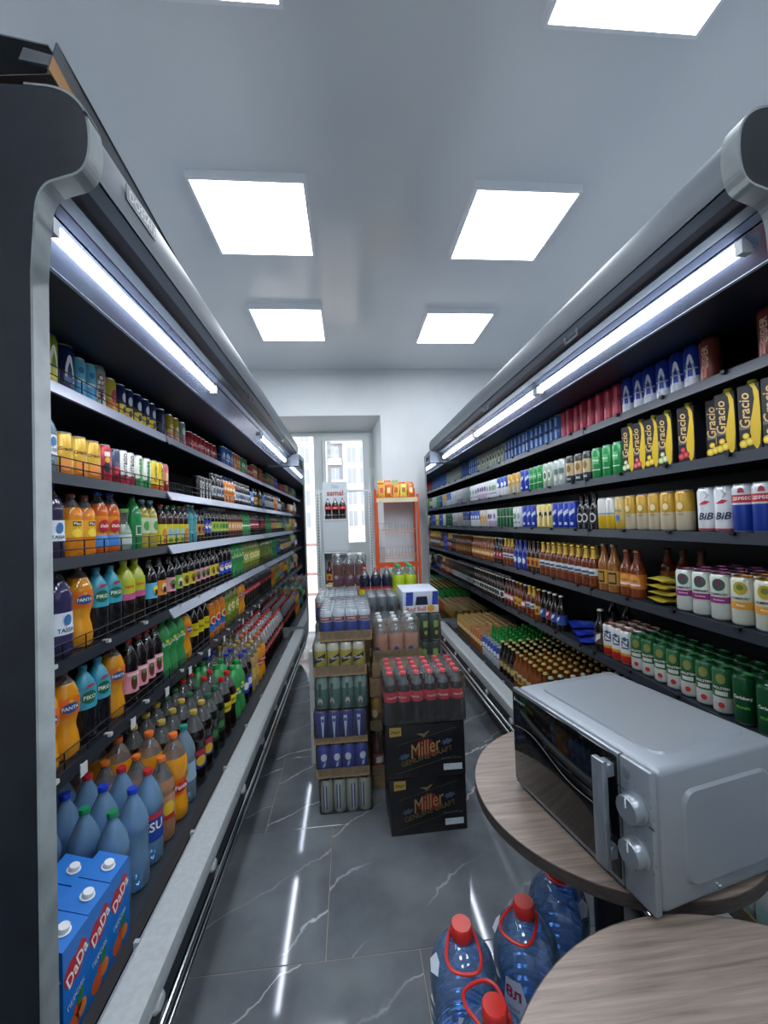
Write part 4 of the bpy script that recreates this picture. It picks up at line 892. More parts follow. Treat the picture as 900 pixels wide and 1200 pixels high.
bc('ale_orange', 3, 1.66, 1.95, 3, 'ale_bottle', 'brown bottle with orange label in second row', s=1.36)
bc('ale_tall', 3, 1.965, 2.13, 2, 'ale_bottle', 'tall bottle with black and gold label')
bc('ale_yellowneck', 3, 2.14, 2.805, 9, 'ale_bottle', 'amber bottle, yellow neck, white label', far=False, rows=2)
bc('ale_brown', 3, 2.81, 3.01, 3, 'ale_bottle', 'brown bottle with ochre label')
bc('ale_blue', 3, 3.02, 3.27, 3, 'ale_bottle', 'deep blue bottle')
bc('ale_yellowneck', 3, 3.28, 3.5, 3, 'ale_bottle', 'amber bottle with yellow neck beside the red one')
bc('ale_redlab', 3, 3.51, 3.72, 3, 'ale_bottle', 'dark bottle with red label')
bc('ale_amber', 3, 3.73, 4.385, 9, 'ale_bottle', 'amber bottle with tan label', rows=2)
bc('carlsberg', 4, 1.12, 1.375, 3, 'dark green can with white script', rows=3, face=.55)
bc('holsten', 4, 1.378, 1.895, 7, 'green and white can with red dot', rows=3, face=.55)
bc('can_whitered', 4, 1.90, 2.105, 3, 'white can with red base', rows=3, face=.55)
bc('ale_dark', 4, 2.11, 2.19, 1, 'ale_bottle', 'dark bottle beside white and red cans', far=False)
bc('ale_dark', 4, 2.24, 2.50, 2, 'ale_bottle', 'dark bottle behind the blue bags', s=1.42)
bc('ale_bluelab', 4, 2.53, 2.68, 2, 'ale_bottle', 'dark bottle with blue label next to blue bags', far=False)
bc('ale_redlab', 4, 2.685, 2.755, 1, 'ale_bottle', 'dark bottle with red label between blue labels', far=False)
bc('ale_bluelab', 4, 2.76, 2.83, 1, 'ale_bottle', 'dark bottle with blue label beside ochre label', far=False)
bc('ale_goldlab', 4, 2.835, 2.91, 1, 'ale_bottle', 'brown bottle with ochre label next to blue label', far=False)
bc('ale_yellowneck', 4, 2.915, 3.06, 2, 'ale_bottle', 'amber bottle with yellow neck', far=False)
bc('ale_redwhite', 4, 3.065, 3.14, 1, 'ale_bottle', 'brown bottle with red and white label beside yellow necks', far=False)
bc('ale_goldlab', 4, 3.145, 3.29, 2, 'ale_bottle', 'brown bottle with ochre label')
bc('ale_redwhite', 4, 3.295, 3.51, 3, 'ale_bottle', 'brown bottle with red and white label')
bc('ale_white', 4, 3.52, 4.385, 12, 'ale_bottle', 'dark bottle with white label', rows=2)
# floor well of the beer cooler
def bwell(k, y0, n, rows, desc, s=.945, name='beer_bottle', pitch=.0665, far=None):
    row(k, RS, 5, y0, y0 + pitch * n, n, name, 'can' if 'can' in name else 'bottle', desc, s=s, rows=rows, ds=.0685, far=far if far is not None else y0 > 2.4, face=.6)
bwell('beer_green_green', 1.635, 8, 7, 'green capped bottle with sage neck')
bwell('beer_green_white', 2.17, 3, 7, 'green bottle with white label')
bwell('beer_amber_lime', 2.373, 2, 7, 'gold capped amber bottle with lime label')
bwell('beer_amber_gold', 2.51, 5, 7, 'gold capped amber bottle with cream label')
bwell('beer_dark_gold', 2.85, 4, 7, 'dark bottle with gold cap')
bwell('beer_greenneck', 3.12, 6, 6, 'green necked bottle with navy label', s=1.016)
bwell('beer_bluewhite', 3.12, 6, 1, 'blue and white can in front of green necks', name='well_beer_can')
bwell('can_orangetop', 3.525, 5, 6, 'orange can with pale lid', name='well_beer_can')
bwell('can_goldtop', 3.865, 7, 6, 'golden can with pale lid', name='well_beer_can')

# ------------------------------------------------------------------ stacks in the aisle
M_CARD = noisy('#8a7254', '#9c8464', 60, .8, name='brown_cardboard', spec=.2)
M_CARDE = P('#a58a62', .8, name='cardboard_edge')
M_FILM = clear('#f5f8f9', .035, .11, .10, 'shrink_film', bump=.6)
kind('pk_coke', lambda: pet('coke', .0305, .232, '#150b0c', CLR, .76, '#d3283a', (.44, .64), '#c3283a', [('t', 'Coca-Cola', 1.6, .54, '#f6efec', .3)]))
kind('pk_pink', lambda: pet('squat', .0415, .215, '#b98a74', CLR, .66, '#e3e4e2', (.16, .40), '#b5846e', [('e', .35, .09, .26, '#2c4a9a'), ('e', .2, .05, .22, '#dfe4ea')]))
kind('pk_tea', lambda: pet('std', .042, .25, '#6a3a34', CLR, .70, '#d8dcdc', (.10, .32), '#6f3a5c', [('e', .35, .06, .3, '#b8b0ae')]))
kind('pk_dark', lambda: pet('std', .041, .255, '#1b1f38', CLR, .78, '#c25a5a', (.02, .46), [(.12, '#7a2434'), (.85, '#c9c41f'), (1, '#9a2434')], [('e', .45, .06, .24, '#6fa8c4')]))
kind('pk_green', lambda: pet('squat', .043, .262, '#a8bf2a', CLR, .74, '#2f9a5a', (.05, .45), '#b3c636'))
kind('pk_silver', lambda: can(.031, .160, [(1, '#a9aa9c')], [('r', .32, .36, .5, '#2a3f7a'), ('r', .1, .36, .5, '#c9cac2')]))
kind('pk_blue1', lambda: can(.031, .150, [(1, '#1c2f7c')], [('p', [(-.3, .36), (.3, .36), (.08, -.36), (-.08, -.36)], .5, '#b9c2d2'), ('r', .2, .05, .72, '#2a3f8c')]))
kind('pk_blue2', lambda: can(.031, .150, [(1, '#22389a')], [('e', .5, .12, .62, '#cfd5e2'), ('p', [(-.2, 0), (.2, .05), (.3, .2), (-.1, .14)], .3, '#aeb9d2')]))
kind('pk_teal', lambda: can(.031, .160, [(.62, '#4f7f76'), (1, '#86a89c')], [('e', .4, .1, .25, '#b9c4bc'), ('e', .2, .04, .2, '#a83a3a'), ('r', .25, .2, .6, '#2f4f4c')]))
kind('pk_yellow', lambda: can(.031, .158, [(.75, '#c3b23a'), (1, '#cfccb8')], [('p', [(-1.0, -.12), (1.0, .06), (1.0, .22), (-1.0, .04)], .46, '#26262a'), ('t', 'Gorilla', 1.4, .52, '#e9e6d2', .2)]))
kind('pk_bluetop', lambda: can(.031, .150, [(.60, '#2744a4'), (1, '#c3c9d2')], [('r', 1.2, .07, .70, '#8a2c3c'), ('t', 'ДЕРБЕС', 1.5, .70, '#efe9e6')]))
kind('pk_grey', lambda: can(.031, .15, [(1, '#59646c')], [('e', .5, .14, .5, '#23282e')]))
kind('pk_dkgreen', lambda: can(.031, .165, [(1, '#203c30')], [('r', .5, .12, .62, '#8fae4a'), ('e', .35, .08, .3, '#c9b43a')]))
def pack(k, x0, y0, z0, nx, ny, pitch, label, tray=0., film=True, name='can_multipack', cat='drinks pack', piece='can', ring=False, rz=0., filmh=None, off=(0, 0)):
    near_, far_, r, h = get_kind(k)
    w, d = nx * pitch, ny * pitch
    t = thing(name, label, cat, (x0 + w / 2, y0 + d / 2, z0), rz)
    zb = .004 if tray else .001
    for j in range(ny):
        for i in range(nx):
            if ring and 0 < i < nx - 1 and 0 < j < ny - 1: continue
            x, y = -w / 2 + pitch * (i + .5), -d / 2 + pitch * (j + .5)
            rr = -PI / 2 + random.uniform(-.5, .5) - .1
            if j == 0 and piece == 'can':
                c = ob(piece, near_[0][1], t, (x, y, zb), rr)
                for pn, me in near_[1:]: ob(pn, me, c)
            elif j == 0:
                c = ob(piece, near_[0][1], t, (x, y, zb), rr)
                for pn, me in near_[1:]: ob(pn, me, c)
            else: ob(piece, far_, t, (x, y, zb), rr)
    if tray:
        b = B(); e = .004
        b.box(-w / 2 - e, w / 2 + e, -d / 2 - e, d / 2 + e, 0, .003, M_CARD)
        b.box(-w / 2 - e, w / 2 + e, -d / 2 - e, -d / 2 - .001, .003, tray, M_CARD); b.box(-w / 2 - e, w / 2 + e, d / 2 + .001, d / 2 + e, .003, tray, M_CARD)
        b.box(-w / 2 - e, -w / 2 - .001, -d / 2 - .001, d / 2 + .001, .003, tray, M_CARD); b.box(w / 2 + .001, w / 2 + e, -d / 2 - .001, d / 2 + .001, .003, tray, M_CARD)
        b.obj('tray', t, smooth=False)
    if film:
        hh = (filmh or h) + zb + .001
        b = B().rbox(-w / 2 - .005, w / 2 + .005, -d / 2 - .005, d / 2 + .005, .0, hh, M_FILM, .014, 2); b.obj('film', t)
    return t
# stack A: six can packs
A = [('pk_silver', -.182, 2.068, 0, 0, 'silver and blue cans in film, lowest pack of the front can stack'),
     ('pk_blue2', -.193, 2.064, .178, .045, 'dark blue cans with white crest on tray, second pack from floor'),
     ('pk_blue1', -.198, 2.062, .344, .03, 'dark blue cans with silver wedge on tray, third pack from floor'),
     ('pk_teal', -.190, 2.066, .505, 0, 'teal cans in loose film, fourth pack from floor'),
     ('pk_yellow', -.192, 2.058, .673, .05, 'yellow cans with black slash on tray, fifth pack from floor'),
     ('pk_bluetop', -.158, 2.064, .840, .05, 'blue and silver cans on tray, topmost pack of the front can stack')]
for i, (k, x, y, z, tr, lb) in enumerate(A): pack(k, x, y, z, 4, 6, .0633, lb, tray=tr, ring=i < 5)
# stack behind it
M_WBOX = P('#c9cdcd', .55, name='white_carton')
def carton_box(name, x0, x1, y0, y1, z0, z1, mat, label, flap='#8a7254', rz=0.):
    w, d, h = x1 - x0, y1 - y0, z1 - z0
    t = thing(name, label, 'box', ((x0 + x1) / 2, (y0 + y1) / 2, z0), rz)
    B().rbox(-w / 2, w / 2, -d / 2, d / 2, .0005, h - .004, mat, .003, 1).obj('body', t, smooth=False)
    for sg in (-1, 1): B().box(-w / 2 + .002, w / 2 - .002, sg * .001, sg * (d / 2 - .001), h - .004, h - .0008, mat).obj('flap', t, smooth=False)
    B().box(-w / 2 + .001, w / 2 - .001, -.022, .022, h - .0008, h - .0003, P('#a9976e', .3)).obj('tape', t, smooth=False)
    return t
for i in range(3): carton_box('carton_box', -.262, .02, 2.50, 2.90, i * .222, i * .222 + .221, M_WBOX, 'white carton, %s from floor behind the front can stack' % ORD[i])
pack('pk_teal', -.215, 2.51, .667, 4, 6, .0633, 'teal cans in film under the blue pack, behind the front stack', ring=True)
pack('pk_bluetop', -.212, 2.51, .832, 4, 6, .0633, 'blue cans in film topping the stack behind the front one')
# dark beer boxes with the cola pack
M_BBOX = noisy('#0b0b0d', '#121215', 20, .35, name='black_printed_board')
def beer_box(x0, y0, z0, w, d, h, rz, label, num):
    t = thing('beer_box', label, 'box', (x0 + w / 2, y0 + d / 2, z0), rz)
    B().rbox(-w / 2, w / 2, -d / 2, d / 2, .0005, h, M_BBOX, .004, 2).obj('body', t)
    y = -d / 2
    def lay(name, items):
        b = B()
        for bmf, col, e in items: b.bm(bmf, P(col, .45), lambda p, e=e: (p[0], y - .0006 - .0004 * e, p[1]))
        return b.obj(name, t, smooth=False)
    tilt = .26
    lay('emblem', [(mv(poly_bm([(-.06, -.012), (-.03, .03), (0, .042), (.035, .028), (.06, -.02), (.03, -.045), (-.02, -.03)]), .0, .55 * h, tilt), '#6a1a14', 0)])
    lay('eagle', [(mv(poly_bm([(-.035, .004), (-.012, -.002), (0, -.012), (.012, 0), (.03, .018), (.012, .012), (0, .004), (-.012, .008)]), -.008, .80 * h, 0), '#6f6446', 1)])
    lay('lettering', [(mv(text_bm('Miller', w=.15, h=.062, shear=.4, bold=.0), -.002, .565 * h, tilt), '#94764a', 3)])
    lay('small_lettering', [(mv(text_bm('GENUINE DRAFT', w=.245, bold=.005), .004, .40 * h, tilt), '#665430', 3)])
    for sg in (-1, 1):
        pts = []
        for k in range(14):
            a = 2 * PI * k / 14; rr = 1 if k % 2 else .55; pts.append((.032 * rr * math.cos(a), .015 * rr * math.sin(a)))
        lay('hop_wreath', [(mv(poly_bm(pts), sg * .098, .53 * h + sg * .028, tilt), '#3d4a60', 1)])
    for a0, a1, q in ((-.16, .10, .66), (-.155, .16, .20)):
        L_ = math.hypot(.26, .07)
        lay('rule', [(mv(poly_bm([(-.14, -.0008), (.14, -.0008), (.14, .0008), (-.14, .0008)]), 0, (q + .1) * h if q > .5 else q * h + .01, .24), '#56503f', 1)])
    st = lay('count_sticker', [(mv(poly_bm([(-.027, -.02), (.027, -.016), (.027, .022), (-.027, .022)]), -w / 2 + .045, h - .03), '#9c8440', 1), (mv(text_bm(num, w=.044, bold=.02), -w / 2 + .045, h - .028), '#2a2010', 3)])
    lay('white_sticker', [(mv(poly_bm([(-.043, -.014), (.043, -.014), (.043, .014), (-.043, .014)]), w / 2 - .06, .17 * h), '#b9c2c8', 1), (mv(text_bm('KEG 24', w=.022), w / 2 - .088, .19 * h), '#4a5058', 2)])
    lay('fine_print', [(mv(text_bm('ALCOHOL 4.7% VOL', w=.09), w / 2 - .065, .335 * h, .0), '#6a7078', 1)])
    return t
beer_box(.146, 1.884, 0, .352, .262, .252, .015, 'black beer box with red and gold lettering standing on the floor', '20шт')
beer_box(.138, 1.880, .253, .364, .262, .24, -.015, 'black beer box with red and gold lettering under the cola pack', '24шт')
pack('pk_coke', .135, 1.878, .494, 6, 4, .0622, 'film wrapped cola bottles with red caps on the black beer boxes', name='bottle_multipack', piece='bottle', rz=.0)
# stack B: trays of pink drinks
carton_box('carton_box', .078, .335, 2.235, 2.50, 0, .07, M_CARD, 'flat brown carton on the floor under the tray stack')
pack('ale_redwhite', .088, 2.235, .0705, 4, 4, .064, 'dark bottles on a tray, lowest of the pink drink stack', tray=.05, ring=True, name='bottle_multipack', piece='bottle')
pack('can_goldtop', .086, 2.235, .305, 4, 4, .067, 'gold cans on a tray under the pink drinks', tray=.05, ring=True)
carton_box('carton_box', .085, .345, 2.235, 2.50, .478, .58, M_CARD, 'brown carton between gold cans and pink drinks')
carton_box('carton_box', .10, .36, 2.235, 2.50, .581, .664, M_CARD, 'brown carton right under the pink drinks')
pack('pk_pink', .113, 2.24, .665, 3, 3, .0855, 'pink drinks with white caps in a cardboard tray', tray=.062, name='bottle_multipack', piece='bottle')
# stack C and D
for i in range(4): carton_box('carton_box', .075, .315, 2.60, 2.90, i * .2, i * .2 + .199, M_CARD, 'brown carton, %s from floor under the grey can pack' % ORD[i])
pack('pk_grey', .10, 2.605, .80, 3, 5, .0655, 'grey cans in thick film behind the pink drinks')
for i in range(5):
    pack('pk_dkgreen', .345, 2.515, i * .17, 3, 5, .067, 'dark green cans in film, %s pack from floor under the energy drink box' % ORD[i], ring=True)
t = thing('energy_drink_box', 'blue and silver energy drink carton on the dark green cans', 'box', (.43, 2.68, .851))
w_, d_, h_ = .225, .30, .135
B().rbox(-w_ / 2, w_ / 2, -d_ / 2, d_ / 2, .0005, h_, P('#b4bccb', .35), .004, 2).obj('body', t)
fr = lambda bmf, col, e: (bmf, col, e)
def onf(name, items):
    b = B()
    for bmf, col, e in items: b.bm(bmf, P(col, .4), lambda p, e=e: (p[0], -d_ / 2 - .0006 - .0004 * e, p[1]))
    b.obj(name, t, smooth=False)
onf('blue_panel', [(mv(poly_bm([(-.02, -.04), (.025, -.04), (.03, .042), (-.015, .042)]), -.075, .088), '#28409a', 1)])
onf('blue_panel', [(mv(poly_bm([(-.02, -.04), (.02, -.04), (.02, .042), (-.014, .042)]), .09, .088), '#28409a', 1)])
onf('window_cutout', [(mv(poly_bm([(-.04, -.03), (.04, -.03), (.035, .022), (-.03, .022)]), .005, .08), '#141c3a', 1)])
onf('white_band', [(mv(poly_bm([(-.11, -.022), (.11, -.022), (.11, .022), (-.11, .022)]), 0, .026), '#c9ccd0', 2), (mv(text_bm('Red Bull', w=.12, bold=.02), -.03, .026), '#a8413a', 4)])
onf('sun_mark', [(mv(poly_bm(ell(.024, .02)), .062, .028), '#d8912c', 5)])
# bottle packs further back, on cartons
for i in range(3):
    carton_box('carton_box', -.19, .10, 3.16, 3.50, i * .31, i * .31 + .309, M_CARD, 'brown carton, %s from floor under the brown tea pack' % ORD[i])
    carton_box('carton_box', .105, .50, 2.95, 3.36, i * .28, i * .28 + .279, M_CARD, 'brown carton, %s from floor under the green bottle pack' % ORD[i])
pack('pk_tea', -.135, 3.20, .931, 3, 2, .086, 'brown tea bottles in film with pale tops', name='bottle_multipack', piece='bottle')
for i in range(3):
    put('pk_dark', 'tea_bottle', (.055 + .0 + i * .082 + .05, 3.02, .8405), -PI / 2, 'dark tea bottle with yellow label on the brown cartons, %s from the window post' % ORD[i], 'bottle', 'dark yellow label bottles')
for i in range(2):
    for j in range(3): put('pk_green', 'lime_drink_bottle', (.356 + i * .088, 3.0 + j * .09, .8405), -PI / 2, 'lime coloured drink bottle on brown cartons, %s row, %s from window post' % (ORD[j], ORD[i]), 'bottle', 'lime coloured bottles')

# ------------------------------------------------------------------ display stand, gondola frame, orange rack
M_WMET = P('#c6cdd0', .4, name='white_metal')
t = thing('display_stand', 'white cola display stand with header lettering before the window', 'display stand', (-.13, 4.20, 0))
B().box(-.128, .128, .10, .115, .05, 1.86, P('#c2cbd1', .45)).obj('back_panel', t, smooth=False)
hb = B(); hb.bm(text_bm('samal', w=.17, bold=.02), P('#a33434', .5), lambda p: (p[0], .0985, 1.745 + p[1])); hb.obj('header_lettering', t, smooth=False)
hb = B(); hb.bm(text_bm('Gas', w=.07), P('#7d868c', .5), lambda p: (p[0], .0985, 1.815 + p[1])); hb.obj('small_lettering', t, smooth=False)
for z in (1.47, 1.145, .82, .45): B().box(-.125, .125, -.10, .10, z - .012, z, M_WMET).obj('shelf', t, smooth=False)
B().box(-.123, .123, -.095, -.085, 1.157, 1.457, P('#b9c2c8', .45)).obj('front_panel', t, smooth=False)
for sg in (-1, 1): B().box(sg * .128, sg * .118, -.10, .10, .0, 1.145, M_WMET).obj('side_panel', t, smooth=False)
B().tube([(-.10, -.09, 1.47), (-.10, -.09, 1.51), (.10, -.09, 1.51), (.10, -.09, 1.47)], .003, M_CHROME, 6).obj('wire_stop', t)
for i in range(3): put('coke', 'cola_bottle', (-.13 - .074 + i * .074 * 1.0, 4.245, 1.471), -PI / 2, 'cola bottle on the white display stand, %s from the window post' % ORD[i], 'bottle', 'cola bottles on the display stand').scale = (.75, .75, .72)
for i, k in enumerate(('ale_brown', 'ale_goldlab', 'ale_dark')): put(k, 'stand_bottle', (-.205 + i * .072, 4.16, .8212), -PI / 2, 'small %s bottle low on the display stand' % ('brown', 'ochre label', 'dark')[i], 'bottle')
t = thing('gondola_frame', 'white slotted gondola frame standing before the window', 'shelf frame', (-.04, 4.52, 0))
for sg in (-1, 1):
    u = B().box(sg * .285 - .016, sg * .285 + .016, -.02, .02, 0, 1.80, M_WMET).obj('upright', t, smooth=False)
    sl = B(); z = .45
    while z < 1.76: sl.box(sg * .285 - .005, sg * .285 + .005, -.021, -.0195, z, z + .018, M_BLACK); z += .032
    so_ = sl.obj('slots', u, smooth=False); so_['kind'] = 'stuff'
B().box(-.27, .27, -.015, .015, 1.765, 1.79, M_WMET).obj('crossbar', t, smooth=False)
B().box(-.27, .27, -.015, .015, .08, .16, M_WMET).obj('crossbar', t, smooth=False)
B().tube([(.27, 0, 1.79), (.31, -.03, 1.95), (.315, -.03, 2.02)], .003, M_WMET, 5).obj('wire_hook', t)
M_ORG = P('#d2521e', .4, name='orange_enamel')
t = thing('wire_rack', 'orange wire snack rack with empty baskets against the wall', 'rack', (.535, 4.56, 0))
for sx in (-.225, .225):
    for sy in (-.12, .12): B().box(sx - .013, sx + .013, sy - .008, sy + .008, 0, 1.72 if sy < 0 else 1.80, M_ORG).obj('upright', t, smooth=False)
B().box(-.225, .225, -.13, .13, 1.645, 1.66, M_ORG).obj('top_shelf', t, smooth=False)
B().box(-.225, .225, -.137, -.13, 1.635, 1.685, P('#d9c9a8', .5)).obj('price_strip', t, smooth=False)
B().box(-.225, .225, .115, .125, 1.66, 1.79, M_ORG).obj('back_rail', t, smooth=False)
B().box(-.212, .212, -.128, -.112, .93, .985, M_ORG).obj('cross_bar', t, smooth=False)
B().box(-.212, .212, -.128, -.112, .28, .33, M_ORG).obj('cross_bar', t, smooth=False)
M_PW = P('#c88a6a', .4, .3)
for zb in (1.30, 1.03, .62):
    b = B()
    for z in (zb, zb + .035, zb + .11):
        b.tube([(-.21, -.13, z), (.21, -.13, z), (.21, .11, z), (-.21, .11, z)], .0022, M_PW if z < zb + .1 else P('#8a8f96', .4, .4), 5, closed=True)
    for k in range(7): x = -.21 + .07 * k; b.tube([(x, .11, zb + .11), (x, .11, zb), (x, -.13, zb), (x, -.13, zb + .11)], .0018, P('#8a8f96', .4, .4), 5)
    b.obj('wire_basket', t)
for sg in (-1, 1): B().tube([(sg * .215, -.1, 1.72), (sg * .235, -.1, 1.9), (sg * .25, -.1, 2.02)], .003, M_WMET, 5).obj('antenna_wire', t)
# snack bags
def bag_mesh(w, h, th, c1, c2, seed):
    rnd = random.Random(seed); nx, ny = 8, 10; b = B(); m1 = P(c1, .28, .1, .6); m2 = P(c2, .3)
    top = []; bot = []
    for j in range(ny + 1):
        for i in range(nx + 1):
            u, v = i / nx * 2 - 1, j / ny * 2 - 1
            k = (1 - u ** 4) * (1 - min(1, (abs(v) / .92)) ** 3) if abs(v) < .92 else 0
            zz = th / 2 * max(0, k) ** .6
            cr = rnd.uniform(-.004, .004) * (1 if abs(v) < .95 else .3)
            pin = 1 - .07 * (1 - abs(v)) ** .5
            top.append((u * w / 2 * pin, v * h / 2, zz + cr)); bot.append((u * w / 2 * pin, v * h / 2, -zz + cr))
    n = (nx + 1) * (ny + 1); fs = []; fs2 = []
    for j in range(ny):
        for i in range(nx):
            a = j * (nx + 1) + i; q = (a, a + 1, a + nx + 2, a + nx + 1)
            tgt = fs2 if 3 <= j <= 6 and 2 <= i <= 5 else fs
            tgt.append(q); fs.append(tuple(n + x for x in reversed(q)))
    for i in range(nx): fs += [(i + 1, i, n + i, n + i + 1), (ny * (nx + 1) + i, ny * (nx + 1) + i + 1, n + ny * (nx + 1) + i + 1, n + ny * (nx + 1) + i)]
    for j in range(ny): a = j * (nx + 1); c = a + nx; fs += [(a, a + nx + 1, n + a + nx + 1, n + a), (c + nx + 1, c, n + c, n + c + nx + 1)]
    k = len(b.v); b.v += top + bot
    for f in fs: b.f.append(f); b.m.append(b.mi(m1))
    for f in fs2: b.f.append(f); b.m.append(b.mi(m2))
    return b.mesh('snack_bag', 1.2)
BG = [('#d9a02a', '#c2452a', 'golden'), ('#d06a24', '#e8d08a', 'orange'), ('#c8402c', '#ecd9c0', 'red'), ('#dcc23a', '#8a5a2c', 'yellow'), ('#b9a68a', '#c87a5a', 'beige'), ('#8fae4a', '#e9e2c0', 'lime')]
rb = random.Random(3)
for i in range(13):
    c1, c2, nm = BG[[0, 1, 0, 3, 1, 2, 0, 4, 2, 1, 3, 2, 5][i]]
    me = bag_mesh(.077, .15, .03, c1, c2, i)
    o = ob('snack_bag', me, None, (.372 + .081 * (i % 5), 4.478 + .05 * (i // 5), 1.662 + .104 + .026 * (i // 5)))
    o.rotation_euler = (PI / 2 - .22 + rb.uniform(-.08, .08), rb.uniform(-.06, .06), rb.uniform(-.3, .3))
    tag(o, f'{nm} snack bag on the orange rack, {ORD[i]} along from the window', 'snack bag', 'snack bags on the orange rack')
for i in range(4):
    o = ob('snack_bag', bag_mesh(.13, .19, .022, *[('#b5a03a', '#3a4a22'), ('#c9b84a', '#5a4a1c')][i % 2], 40 + i), None, (XC + 1.22 + .01 * (i % 2), 1.69, ZS[3] + .018 + .029 * i)); o.rotation_euler = (0, 0, 1.35 + rb.uniform(-.15, .15))
    tag(o, 'olive gold snack bag lying flat beside the cider cans, %s of its pile from below' % ORD[i], 'snack bag', 'flat olive snack bags')
for i in range(3):
    o = ob('snack_bag', bag_mesh(.16, .21, .022, '#2334a0', '#4a66b8', 60 + i), None, (XC + 1.225 + .01 * i, 2.30 + .06 * i, ZS[4] + .016 + .027 * i)); o.rotation_euler = (0, 0, 1.3 + rb.uniform(-.2, .2))
    tag(o, 'deep blue glossy bag lying on the lowest beer shelf, %s from the cans' % ORD[i], 'snack bag', 'blue bags on the lowest beer shelf')

# ------------------------------------------------------------------ tables, microwave, water jugs
def wood(rot):
    m = bpy.data.materials.new('greige_wood_laminate'); m.use_nodes = True; nt = m.node_tree; L = nt.links.new
    b = nt.nodes['Principled BSDF']; tc = nt.nodes.new('ShaderNodeTexCoord'); mp = nt.nodes.new('ShaderNodeMapping')
    mp.inputs['Rotation'].default_value = (0, 0, rot); mp.inputs['Scale'].default_value = (1.4, 30, 1); L(tc.outputs['Object'], mp.inputs[0])
    n = nt.nodes.new('ShaderNodeTexNoise'); n.inputs['Scale'].default_value = 3.2; n.inputs['Detail'].default_value = 7; n.inputs['Roughness'].default_value = .62; n.inputs['Distortion'].default_value = .5
    L(mp.outputs[0], n.inputs['Vector']); cr = nt.nodes.new('ShaderNodeValToRGB')
    cr.color_ramp.elements[0].position = .3; cr.color_ramp.elements[0].color = (*lin('#5c524b'), 1); cr.color_ramp.elements[1].position = .7; cr.color_ramp.elements[1].color = (*lin('#8d8077'), 1)
    e = cr.color_ramp.elements.new(.48); e.color = (*lin('#766a61'), 1)
    L(n.outputs[0], cr.inputs[0]); L(cr.outputs[0], b.inputs['Base Color']); b.inputs['Roughness'].default_value = .42
    bp = nt.nodes.new('ShaderNodeBump'); bp.inputs['Strength'].default_value = .12; bp.inputs['Distance'].default_value = .002; L(n.outputs[0], bp.inputs['Height']); L(bp.outputs[0], b.inputs['Normal'])
    return m
M_EDGE = noisy('#2e2724', '#403733', 40, .5, name='dark_edge_band', stretch=(1, 1, 6))
def table(x, y, z, r, rot, legs, label):
    t = thing('round_table', label, 'table', (x, y, 0))
    tp = B().lathe([(.02, z - .027, wood(rot)), (r - .0015, z - .027), (r - .0015, z), (.02, z)], 96, None, capb=True, capt=True) if False else B()
    wm = wood(rot)
    tp.lathe([(r - .002, z - .026, wm), (r - .002, z, wm)], 96); tp.obj('table_top', t, angle=.5)
    B().lathe([(r - .0019, z - .027, M_EDGE), (r, z - .0265, M_EDGE), (r, z - .0006, M_EDGE), (r - .0019, z + .0002, M_EDGE)], 96, capb=False, capt=False).obj('edge_band', t)
    ml = P('#15161a', .4, .5)
    B().lathe([(.036, .012, ml), (.036, z - .0345, ml)], 24).obj('column', t)
    B().lathe([(.07, .0005, ml), (.07, .006, ml), (.062, .012, ml), (.045, .020, ml), (.036, .05, ml)], 40).obj('base_plate', t)
    B().lathe([(.001, z - .034, ml), (r * .5, z - .034, ml), (r * .5, z - .0272, ml), (.001, z - .0272, ml)], 32).obj('under_frame', t)
T1Z, T2Z = .680, .676
table(.668, 1.085, T1Z, .342, math.radians(20), (60, -60, 215), 'round wood laminate table carrying the microwave')
table(.536, .300, T2Z, .436, math.radians(35), (110, 225, 340), 'larger round wood laminate table, bare top, beside the water jugs')
# microwave: local x along its front, y into depth
M_SILV = P('#868e96', .36, .4, name='silver_enamel')
M_SILV2 = P('#858e96', .3, .6, name='brushed_silver')
M_DOORG = P('#0a0b0d', .07, 0, .6, name='black_door_glass')
MW, MD, MH = .424, .335, .258
t = thing('microwave', 'silver microwave oven with black glass door and two knobs on the table', 'microwave', (.446, 1.128, T1Z))
ax = Vector((.203, -.979, 0)).normalized(); ay = Vector((.979, .203, 0)).normalized()
t.rotation_euler = (0, 0, math.atan2(ax.y, ax.x))
b0 = .010
B().rbox(0, MW, .012, MD, b0, b0 + MH, M_SILV, .012, 3).obj('housing', t)
tp = B()
path = []
def rrect(x0, x1, y0, y1, r, n=5):
    o = []
    for cx, cy, a0 in ((x1 - r, y1 - r, 0), (x0 + r, y1 - r, 90), (x0 + r, y0 + r, 180), (x1 - r, y0 + r, 270)):
        for k in range(n + 1): a = math.radians(a0 + 90 * k / n); o.append((cx + r * math.cos(a), cy + r * math.sin(a)))
    return o
def raised(name, loop, place, h, ins, mat):
    n = len(loop); cx = sum(p[0] for p in loop) / n; cy = sum(p[1] for p in loop) / n
    inn = [(cx + (x - cx) * (1 - ins), cy + (y - cy) * (1 - ins)) for x, y in loop]
    vs_ = [place(x, y, 0) for x, y in loop] + [place(x, y, h) for x, y in inn]
    fs = [(i, (i + 1) % n, n + (i + 1) % n, n + i) for i in range(n)] + [tuple(range(n, 2 * n))]
    bm_ = bmesh.new(); vv = [bm_.verts.new(p) for p in vs_]
    for f in fs: bm_.faces.new([vv[i] for i in f])
    bmesh.ops.recalc_face_normals(bm_, faces=bm_.faces[:])
    return B().bm(bm_, mat).obj(name, t, angle=.25)
raised('top_emboss', rrect(.035, MW - .035, .055, MD - .02, .03), lambda x, y, h: (x, y, b0 + MH + h - .0003), .004, .022, M_SILV)
raised('side_emboss', rrect(.065, MD - .03, b0 + .035, b0 + MH - .045, .03), lambda x, y, h: (MW + h - .0003, x, y), .006, .05, M_SILV)
DW = .354
